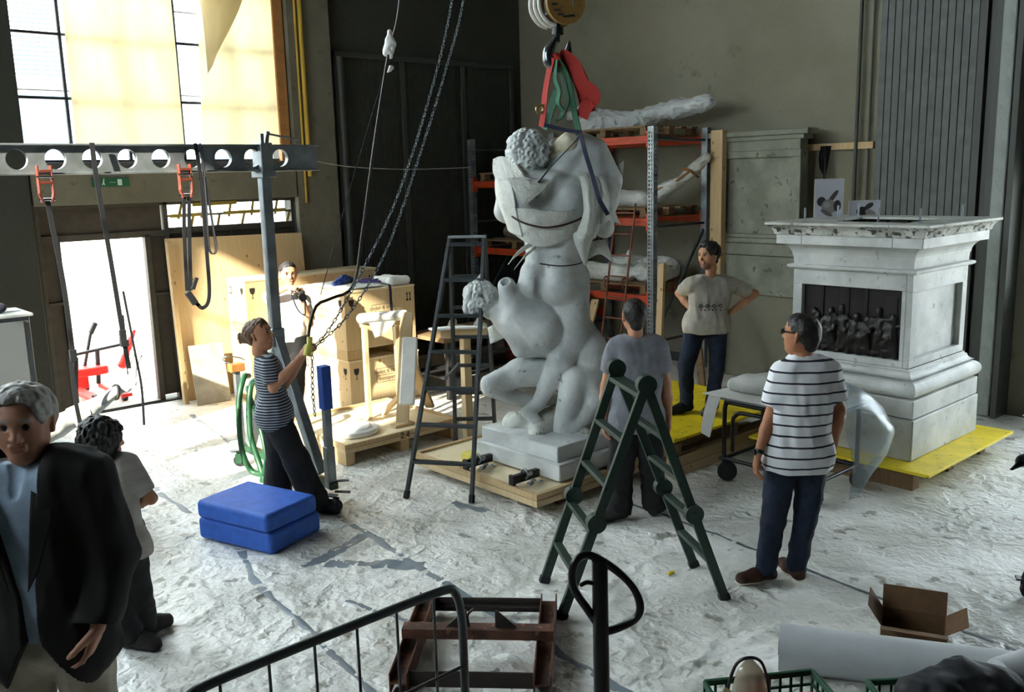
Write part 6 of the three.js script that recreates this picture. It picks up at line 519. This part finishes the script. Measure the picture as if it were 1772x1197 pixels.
// ---------------------------------------------------------------- objects close to the camera
{ const m = std({ color: 0x4d5152, map: TX.paint, roughness: .4, metalness: .45 }), g = T('platform_trolley', 'grey tubular platform trolley with a barred guard rail', 'trolley', null, [0, 0, 0]); const z = -2.84, x0 = 1.0, x1 = 2.22;
  M('guard_frame', tube([[x0, .24, z], [x0, .8, z], [x0 + .03, .96, z], [x0 + .14, 1.0, z], [x1 - .14, 1.0, z], [x1 - .03, .96, z], [x1, .8, z], [x1, .24, z]], .019, { seg: 140, rad: 10, tension: .35 }), m, g); for (let i = 0; i < 6; i++) M('guard_bar', cyl([x0 + .15 + i * .185, .26, z], [x0 + .15 + i * .185, .99, z], .006, 8), m, g); M('guard_rail', cyl([x0, .62, z], [x1, .62, z], .008, 8), m, g); M('sheet_panel', bc(x0 + .02, .64, z - .006, x0 + .5, .8, z + .006, .002), MT.castIron, g);
  M('deck', bc(x0 - .02, .2, z - .04, x1 + .02, .24, z + .72, .006), std({ color: 0x55503f, roughness: .8 }), g); for (const [x, zz] of [[x0 + .08, z + .06], [x1 - .08, z + .06], [x0 + .08, z + .62], [x1 - .08, z + .62]]) caster(g, x, 0, zz, .075, 1, MT.castIron); }
{ const m = std({ color: 0x131313, roughness: .28, metalness: .2 }), bx0 = 2.42, bz0 = -2.22, g = T('pallet_truck', 'black hand pallet truck with a looped steering handle', 'pallet truck', null, [bx0, 0, bz0], YAW);
  M('tiller', [cyl([0, .35, 0], [0, 1.195, -.08], .032, 14)], m, g); M('handle_loop', tube([[0, .92, -.06], [-.05, 1.0, -.06], [-.105, 1.1, -.06], [-.1, 1.19, -.07], [-.05, 1.22, -.08], [.03, 1.18, -.08], [.12, 1.1, -.07], [.155, 1.02, -.06], [.14, .96, -.06], [.07, .92, -.06], [0, .9, -.06]], .0165, { seg: 90, rad: 10 }), m, g); M('release_lever', tube([[-.01, 1.1, -.07], [-.05, 1.12, -.05], [-.075, 1.115, -.04]], .009, { rad: 6 }), m, g); M('pump_body', [bx(.16, .3, .16, 0, .24, 0, .02), cyl([0, .1, 0], [0, .42, 0], .05)], std({ color: 0x8f2a1c, roughness: .5 }), g); M('fork', [bc(-.26, .07, .08, -.1, .12, 1.1, .01).rotateY(1.25)], std({ color: 0x8f2a1c, roughness: .5 }), g); M('fork', [bc(.1, .07, .08, .26, .12, 1.1, .01).rotateY(1.25)], std({ color: 0x8f2a1c, roughness: .5 }), g); M('yoke', bc(-.27, .07, .06, .27, .2, .14, .01).rotateY(1.25), std({ color: 0x8f2a1c, roughness: .5 }), g); M('steer_wheel', new THREE.CylinderGeometry(.09, .09, .05, 20).rotateZ(PI / 2).translate(-.06, .09, -.02), MT.rubber, g); M('steer_wheel', new THREE.CylinderGeometry(.09, .09, .05, 20).rotateZ(PI / 2).translate(.06, .09, -.02), MT.rubber, g); for (const x of [-.18, .18]) M('fork_roller', new THREE.CylinderGeometry(.035, .035, .09, 14).rotateZ(PI / 2).translate(x, .036, 1.0).rotateY(1.25), MT.rubber, g); }
{ // rusty frame of steel channels
  const g = T('steel_skid', 'rusty welded frame of steel channels with lifting lugs on the floor', 'frame', null, [2.97, 0, -3.67], -46.5 * D2R); const w = .38, a = -.6, b = .36; const ch = (x, z0, z1) => [bx(.085, .01, z1 - z0, x, .075, (z0 + z1) / 2, .002), bx(.008, .12, z1 - z0, x - .045, .07, (z0 + z1) / 2, .002), bx(.008, .12, z1 - z0, x + .045, .07, (z0 + z1) / 2, .002)];
  M('side_channel', ch(-w, a, b), MT.rustSteel, g); M('side_channel', ch(w, a, b), MT.rustSteel, g); const dk = std({ color: 0x3a3330, map: TX.paint, roughness: .6, metalness: .3 }); M('end_channel', [bx(2 * w - .09, .09, .012, 0, .07, a + .04, .002), bx(2 * w - .09, .012, .04, 0, .07, a + .055, .002)], dk, g); M('end_channel', [bx(2 * w - .09, .09, .012, 0, .07, b - .06, .002)], dk, g); M('cross_beam', bx(2 * w + .1, .06, .09, 0, .161, -.05, .004), MT.rustSteel, g);
  for (const s of [-1, 1]) { const sh = new THREE.Shape(); sh.moveTo(0, 0); sh.lineTo(s * .12, 0); sh.lineTo(s * .01, .1); sh.lineTo(0, .1); sh.closePath(); M('gusset', new THREE.ExtrudeGeometry(sh, { depth: .012, bevelEnabled: false }).translate(-.02 + (s > 0 ? .12 : -.04), .192, -.05), dk, g); } M('lug', tube([[-.05, .19, -.045], [-.055, .26, -.045], [-.02, .3, -.045]], .008, { rad: 6 }), dk, g); }
// foam rolls, cardboard box
{ const roll = (label, a, b, r, m) => { const g = T('foam_roll', label, 'foam roll', 'foam rolls on the floor'); M('roll', [cyl(a, b, r, 40)], m, g); const d = V(...vsub(b, a)).normalize(); M('core', [cyl(vadd(a, d.toArray(), -.004), vadd(a, d.toArray(), .01), r * .35, 20)], std({ color: 0x8a7a60 }), g); return g; }; const fm = std({ color: 0xc9ccd2, map: TX.foam, roughness: .85 });
  roll('thick white foam roll lying on the floor in front of the cardboard box', [4.1, .13, -2.46], [4.74, .13, -1.36], .125, fm); roll('slimmer white foam roll lying across behind the dark bag', [4.32, .3, -1.42], [5.1, .42, -1.0], .085, fm);
  const g = T('cardboard_box', 'open brown cardboard box with raised flaps behind the foam roll', 'box', null, [4.84, 0, -2.06], -66 * D2R), cm = std({ color: 0x6f5338, map: TX.cloth, roughness: .9 }); M('wall', bc(-.17, .0, -.13, .17, .16, -.125, .001), cm, g); M('wall', bc(-.17, 0, .125, .17, .16, .13, .001), cm, g); M('wall', bc(-.17, 0, -.125, -.165, .16, .125, .001), cm, g); M('wall', bc(.165, 0, -.125, .17, .16, .125, .001), cm, g); M('bottom', bc(-.165, .001, -.125, .165, .006, .125, .001), cm, g); M('flap', bar([0, .16, -.128], [0, .29, -.15], .34, .004, V(1, 0, 0), 0), cm, g); M('flap', bar([0, .16, .128], [0, .2, .25], .34, .004, V(1, 0, 0), 0), cm, g); M('flap', bar([-.168, .16, 0], [-.24, .27, 0], .24, .004, V(0, 0, 1), 0), cm, g); M('flap', bar([.168, .16, 0], [.27, .23, 0], .24, .004, V(0, 0, 1), 0), cm, g); }
// green plastic crates with tools
function greenCrate(label, x, z, ry, y0, w, d, h) { const g = T('plastic_crate', label, 'crate', 'green plastic crates', [x, y0, z], ry), m = std({ color: 0x12442c, roughness: .45 }); const wall = (len, name, place) => { const L = [bx(len, .03, .02, 0, h - .015, 0, .004), bx(len, .025, .014, 0, .0125, 0, .003)]; const n = Math.round(len / .055); for (let i = 0; i <= n; i++) L.push(bx(.012, h - .03, .01, -len / 2 + i * len / n, h / 2, 0, 0)); for (const q of [.35, .65]) L.push(bx(len, .012, .01, 0, h * q, 0, 0)); const o = M(name, merge(L), m, g); place(o); }; wall(w, 'lattice_wall', o => o.position.z = d / 2); wall(w, 'lattice_wall', o => o.position.z = -d / 2); wall(d, 'lattice_wall', o => { o.position.x = w / 2; o.rotation.y = PI / 2; }); wall(d, 'lattice_wall', o => { o.position.x = -w / 2; o.rotation.y = PI / 2; }); M('floor_grid', bx(w, .01, d, 0, .008, 0, 0), m, g); return g; }
greenCrate('green lattice plastic crate full of strap rolls and a visor on the floor', 3.52, -2.12, -34 * D2R, .0, .56, .4, .23); greenCrate('second green lattice crate holding the dark bag beside the foam roll', 3.98, -1.55, -40 * D2R, .0, .52, .38, .27);
{ const g = T('face_visor', 'clear curved face visor with a pale strap standing in the green crate', 'visor', null, [3.5, .14, -2.26], YAW); const V3 = phy({ color: 0xd8cfc0, roughness: .1, transmission: .6, thickness: 0 }); const G = []; for (let i = 0; i <= 6; i++) { const row = []; for (let j = 0; j <= 6; j++) { const a = (j / 6 - .5) * 2.3, t = i / 6, r = .1 * Math.sqrt(Math.max(.02, 1 - Math.pow(1 - t, 2.2))); row.push([Math.sin(a) * r, .26 * (1 - t) - .02, Math.cos(a) * r * .7]); } G.push(row); } M('shield', sheet(G, .003, 4), V3, g); M('rim', tube([[-.1, -.02, 0], [-.095, .1, .0], [-.06, .22, .01], [0, .255, .02], [.06, .22, .01], [.095, .1, 0], [.1, -.02, 0]], .008, { rad: 6 }), std({ color: 0x2a2420, roughness: .3 }), g); M('band', ribbon([[-.13, .12, .06], [-.05, .06, .09], [.03, .0, .1], [.08, -.03, .1]], .024, .003, V(.3, 1, 0)), std({ color: 0xb3a46a, roughness: .7 }), g); }
for (const [x, y, z, c, l] of [[3.36, .15, -2.2, 0xb5322a, 'red and grey strap roll at the corner of the green crate'], [3.53, .15, -2.02, 0xa82a24, 'red plastic-wrapped strap bundle in the middle of the green crate'], [3.66, .16, -2.02, 0xb03026, 'red strap roll with pale label by the foam roll']]) { const g = T('strap_roll', l, 'strap roll', 'strap rolls in the green crate', [x, y, z], YAW); M('roll', blob([[-.05, 0, 0, .065, .05, .02, .02, .06, .02]], .009, (d, a, b, e) => d + .006 * n3(a * 40, b * 40, e * 40)), std({ color: c, roughness: .35 }), g); M('wrapper', bar([-.07, .03, .03], [.03, .06, .045], .07, .02, V(0, .6, 1), .006), std({ color: 0x9da1a6, roughness: .4 }), g); }
tag(M('dark_bag', blob([[3.88, .3, -1.62, .09, 4.1, .33, -1.5, .1, .06], [4.1, .32, -1.5, .1, 4.2, .3, -1.36, .1, .06], [3.93, .3, -1.52, .1, 4.04, .28, -1.42, .1, .08]], .014, (d, x, y, z) => Math.max(d + .02 * (Math.abs(n3(x * 9, y * 9, z * 9)) - .3) + .008 * n3(x * 26, y * 26, z * 26), .272 - y)), std({ color: 0x1e1f22, map: TX.spat, roughness: .7 })), 'rumpled black bag lying on top of the second green crate', 'bag');
{ const g = T('caster_stand', 'black wheeled stand foot at the edge of the floor', 'stand', null, [5.93, 0, -1.86]); caster(g, 0, 0, 0, .045, .5, MT.blackSteel); M('tube_leg', tube([[0, .12, 0], [.02, .2, .03], [.12, .24, .12], [.5, .26, .4]], .016, { rad: 7 }), MT.blackSteel, g); caster(g, .5, 0, .42, .045, .5, MT.blackSteel); M('tube_leg', tube([[.5, .26, .4], [.52, .2, .42], [.5, .12, .42]], .016, { rad: 7 }), MT.blackSteel, g); M('tray', blob([[.06, .79, -.14, .012, .4, .84, -.1, .04, .04], [.2, .82, -.13, .03, .6, .86, .1, .04, .05]], .014), MT.blackSteel, g); M('post', cyl([.35, .25, .28], [.38, .82, .05], .016), MT.blackSteel, g); }
// ---------------------------------------------------------------- marble arm hanging from the gantry, its trolley, cabinet
{ const g = T('marble_limb', 'outstretched marble arm fragment with open hand hanging in straps', 'marble arm', null, [0, 0, 0]); const w = [2.34, 1.13, -7.2], A = [[...[1.6, .84, -7.2], .1, ...[1.86, .93, -7.2], .085, .04], [1.86, .93, -7.2, .08, 2.1, 1.01, -7.2, .068, .03], [2.1, 1.01, -7.2, .066, ...w, .04, .03]]; const arm_ = blob(A, .011, (d, x, y, z) => d + .003 * n3(x * 12, y * 12, z * 12));
  const P = (a, b, c) => [w[0] + a, w[1] + b, w[2] + c], H = [cap(w, .04, P(.06, .04, 0), .036, .02), cap(P(.05, .0, .02), .03, P(.1, .03, .03), .022, .02), cap(P(.06, .05, -.01), .03, P(.1, .09, -.01), .02, .02), cap(P(.1, .09, -.01), .017, P(.09, .17, -.01), .013, .01), cap(P(.09, .17, -.01), .013, P(.13, .25, 0), .009, .006), cap(P(.11, .08, .02), .016, P(.125, .16, .03), .013, .008), cap(P(.125, .16, .03), .013, P(.175, .245, .04), .008, .006), cap(P(.1, .05, .04), .016, P(.17, .06, .06), .012, .008), cap(P(.17, .06, .06), .012, P(.22, .09, .07), .008, .006), cap(P(.09, .0, .04), .015, P(.15, .0, .07), .011, .008), cap(P(.15, .0, .07), .011, P(.2, .03, .08), .008, .006), cap(P(.06, .02, -.03), .016, P(.1, -.02, -.07), .012, .008), cap(P(.1, -.02, -.07), .012, P(.15, .0, -.1), .008, .006)]; M('arm', mergeGeometries([arm_, blob(H, .006)].map(q => q.toNonIndexed())), MT.marble, g); M('foam_cuff', blob([[1.98, .97, -7.2, .085, 2.1, 1.01, -7.2, .078, .02]], .012, (d, x, y, z) => { const a = (x - 1.98) * .95 + (y - .97) * .32; return Math.max(d, a - .12, -a - .02); }), MT.foam, g); M('wrist_band', tube([[2.3, 1.08, -7.14], [2.32, 1.16, -7.18], [2.31, 1.14, -7.26], [2.29, 1.06, -7.24]], .012, { closed: true, rad: 6 }), MT.strapDark, g); }
{ const g = T('marble_block', 'pale marble torso block on a low dolly under the hanging arm', 'marble piece', null, [0, 0, 0]); M('block', blob([[1.75, .45, -7.25, .2, 1.85, .6, -7.2, .14, .08], [2.0, .45, -7.25, .17, 2.12, .62, -7.2, .1, .08], [1.95, .5, -7.4, .2, 1.9, .6, -7.3, .2, .1]], .018, (d, x, y, z) => Math.max(d + .015 * n3(x * 7, y * 7, z * 7), .283 - y)), MT.marbleOld, g); }
{ const g = T('low_dolly', 'low wooden dolly with black casters under the marble block', 'dolly', null, [1.95, 0, -7.3]); M('deck', bx(.8, .06, .7, 0, .25, 0, .006), MT.oldwood, g); for (const [x, z] of [[-.32, -.28], [.32, -.28], [-.32, .28], [.32, .28]]) caster(g, x, 0, z, .085, .4, MT.blackSteel); }
{ const g = T('steel_cabinet', 'grey steel cabinet with a dark garment on top by the gate', 'cabinet', null, [0, 0, 0]); const m = std({ color: 0x555a5e, roughness: .5, metalness: .2 }); M('body', bc(1.45, .02, -10.1, 2.34, 1.48, -9.55, .01), m, g); M('top', bc(1.42, 1.48, -10.13, 2.37, 1.51, -9.52, .008), std({ color: 0x8b9092, roughness: .5 }), g); M('door', bc(1.47, .06, -9.548, 1.87, 1.44, -9.53, .004), m, g); M('door', bc(1.89, .06, -9.548, 2.28, 1.44, -9.53, .004), m, g); M('plinth', bc(1.47, 0, -10.05, 2.32, .02, -9.6), MT.castIron, g); }
tag(M('garment', blob([[1.6, 1.55, -9.85, .05, 2.15, 1.56, -9.75, .055, .04], [1.7, 1.58, -9.7, .05, 2.0, 1.58, -9.9, .05, .04]], .014, (d, x, y, z) => Math.max(d + .018 * (Math.abs(n3(x * 12, y * 12, z * 12)) - .3), 1.513 - y)), fab(0x1d1b2c)), 'dark purple garment crumpled on top of the grey cabinet', 'garment');
{ const g = T('red_pallet_truck', 'red pallet truck with folded barrier boards outside the doorway', 'pallet truck', null, [3.72, -.03, -12.75]); const m = std({ color: 0xd8281c, roughness: .45 }); M('pump_body', [bx(.5, .12, .4, 0, .3, 0, .03), bx(.16, .3, .16, -.05, .2, -.05, .02)], m, g); M('tiller', [cyl([0, .35, 0], [.12, .78, 0], .022), cyl([.12, .78, 0], [.2, .92, 0], .035)], MT.castIron, g); M('barrier_rail', [cyl([-.3, .52, .05], [.5, .6, .1], .022), cyl([.14, .1, .05], [.16, .58, .08], .03)], MT.castIron, g); for (const x of [-.18, .18]) { M('fork', bc(x - .07, .06, .1, x + .07, .11, 1.0, .01), m, g); M('wheel', new THREE.CylinderGeometry(.07, .07, .05, 18).rotateZ(PI / 2).translate(x, .07, .9), MT.rubber, g); } M('steer_wheel', new THREE.CylinderGeometry(.09, .09, .08, 18).rotateZ(PI / 2).translate(0, .09, -.1), MT.rubber, g); }
{ const g = T('traffic_cone', 'red and white traffic cone behind the red pallet truck', 'cone', null, [3.75, -.03, -13.4]); M('base', bx(.3, .03, .3, 0, .015, 0, .01), std({ color: 0xc8321c, roughness: .6 }), g); M('cone', lathe([[.12, .03], [.1, .16], [.085, .26], [.05, .46], [.035, .56], [.02, .56]], 24), std({ color: 0xd8351c, roughness: .5 }), g); M('white_band', lathe([[.098, .18], [.083, .27]], 24), std({ color: 0xf0ede8, roughness: .5, side: THREE.DoubleSide }), g); }
tag(M('rolled_flag', blob([[4.2, .28, -12.7, .06, 4.35, .62, -12.72, .03, .03], [4.3, .5, -12.7, .05, 4.4, .72, -12.7, .02, .02]], .012, (d, x, y, z) => d + .008 * n3(x * 18, y * 18, z * 18)), std({ color: 0xc32a20, roughness: .7 })), 'red rolled barrier flag leaning outside by the doorway', 'flag'); tag(M('flag_post', cyl([4.28, -.03, -12.75], [4.28, .95, -12.75], .02), MT.castIron), 'dark post holding the red flag outside the doorway', 'post');
scene.traverse(o => { if (o.isMesh) { o.castShadow = true; o.receiveShadow = true; } });
renderer.render(scene, camera);
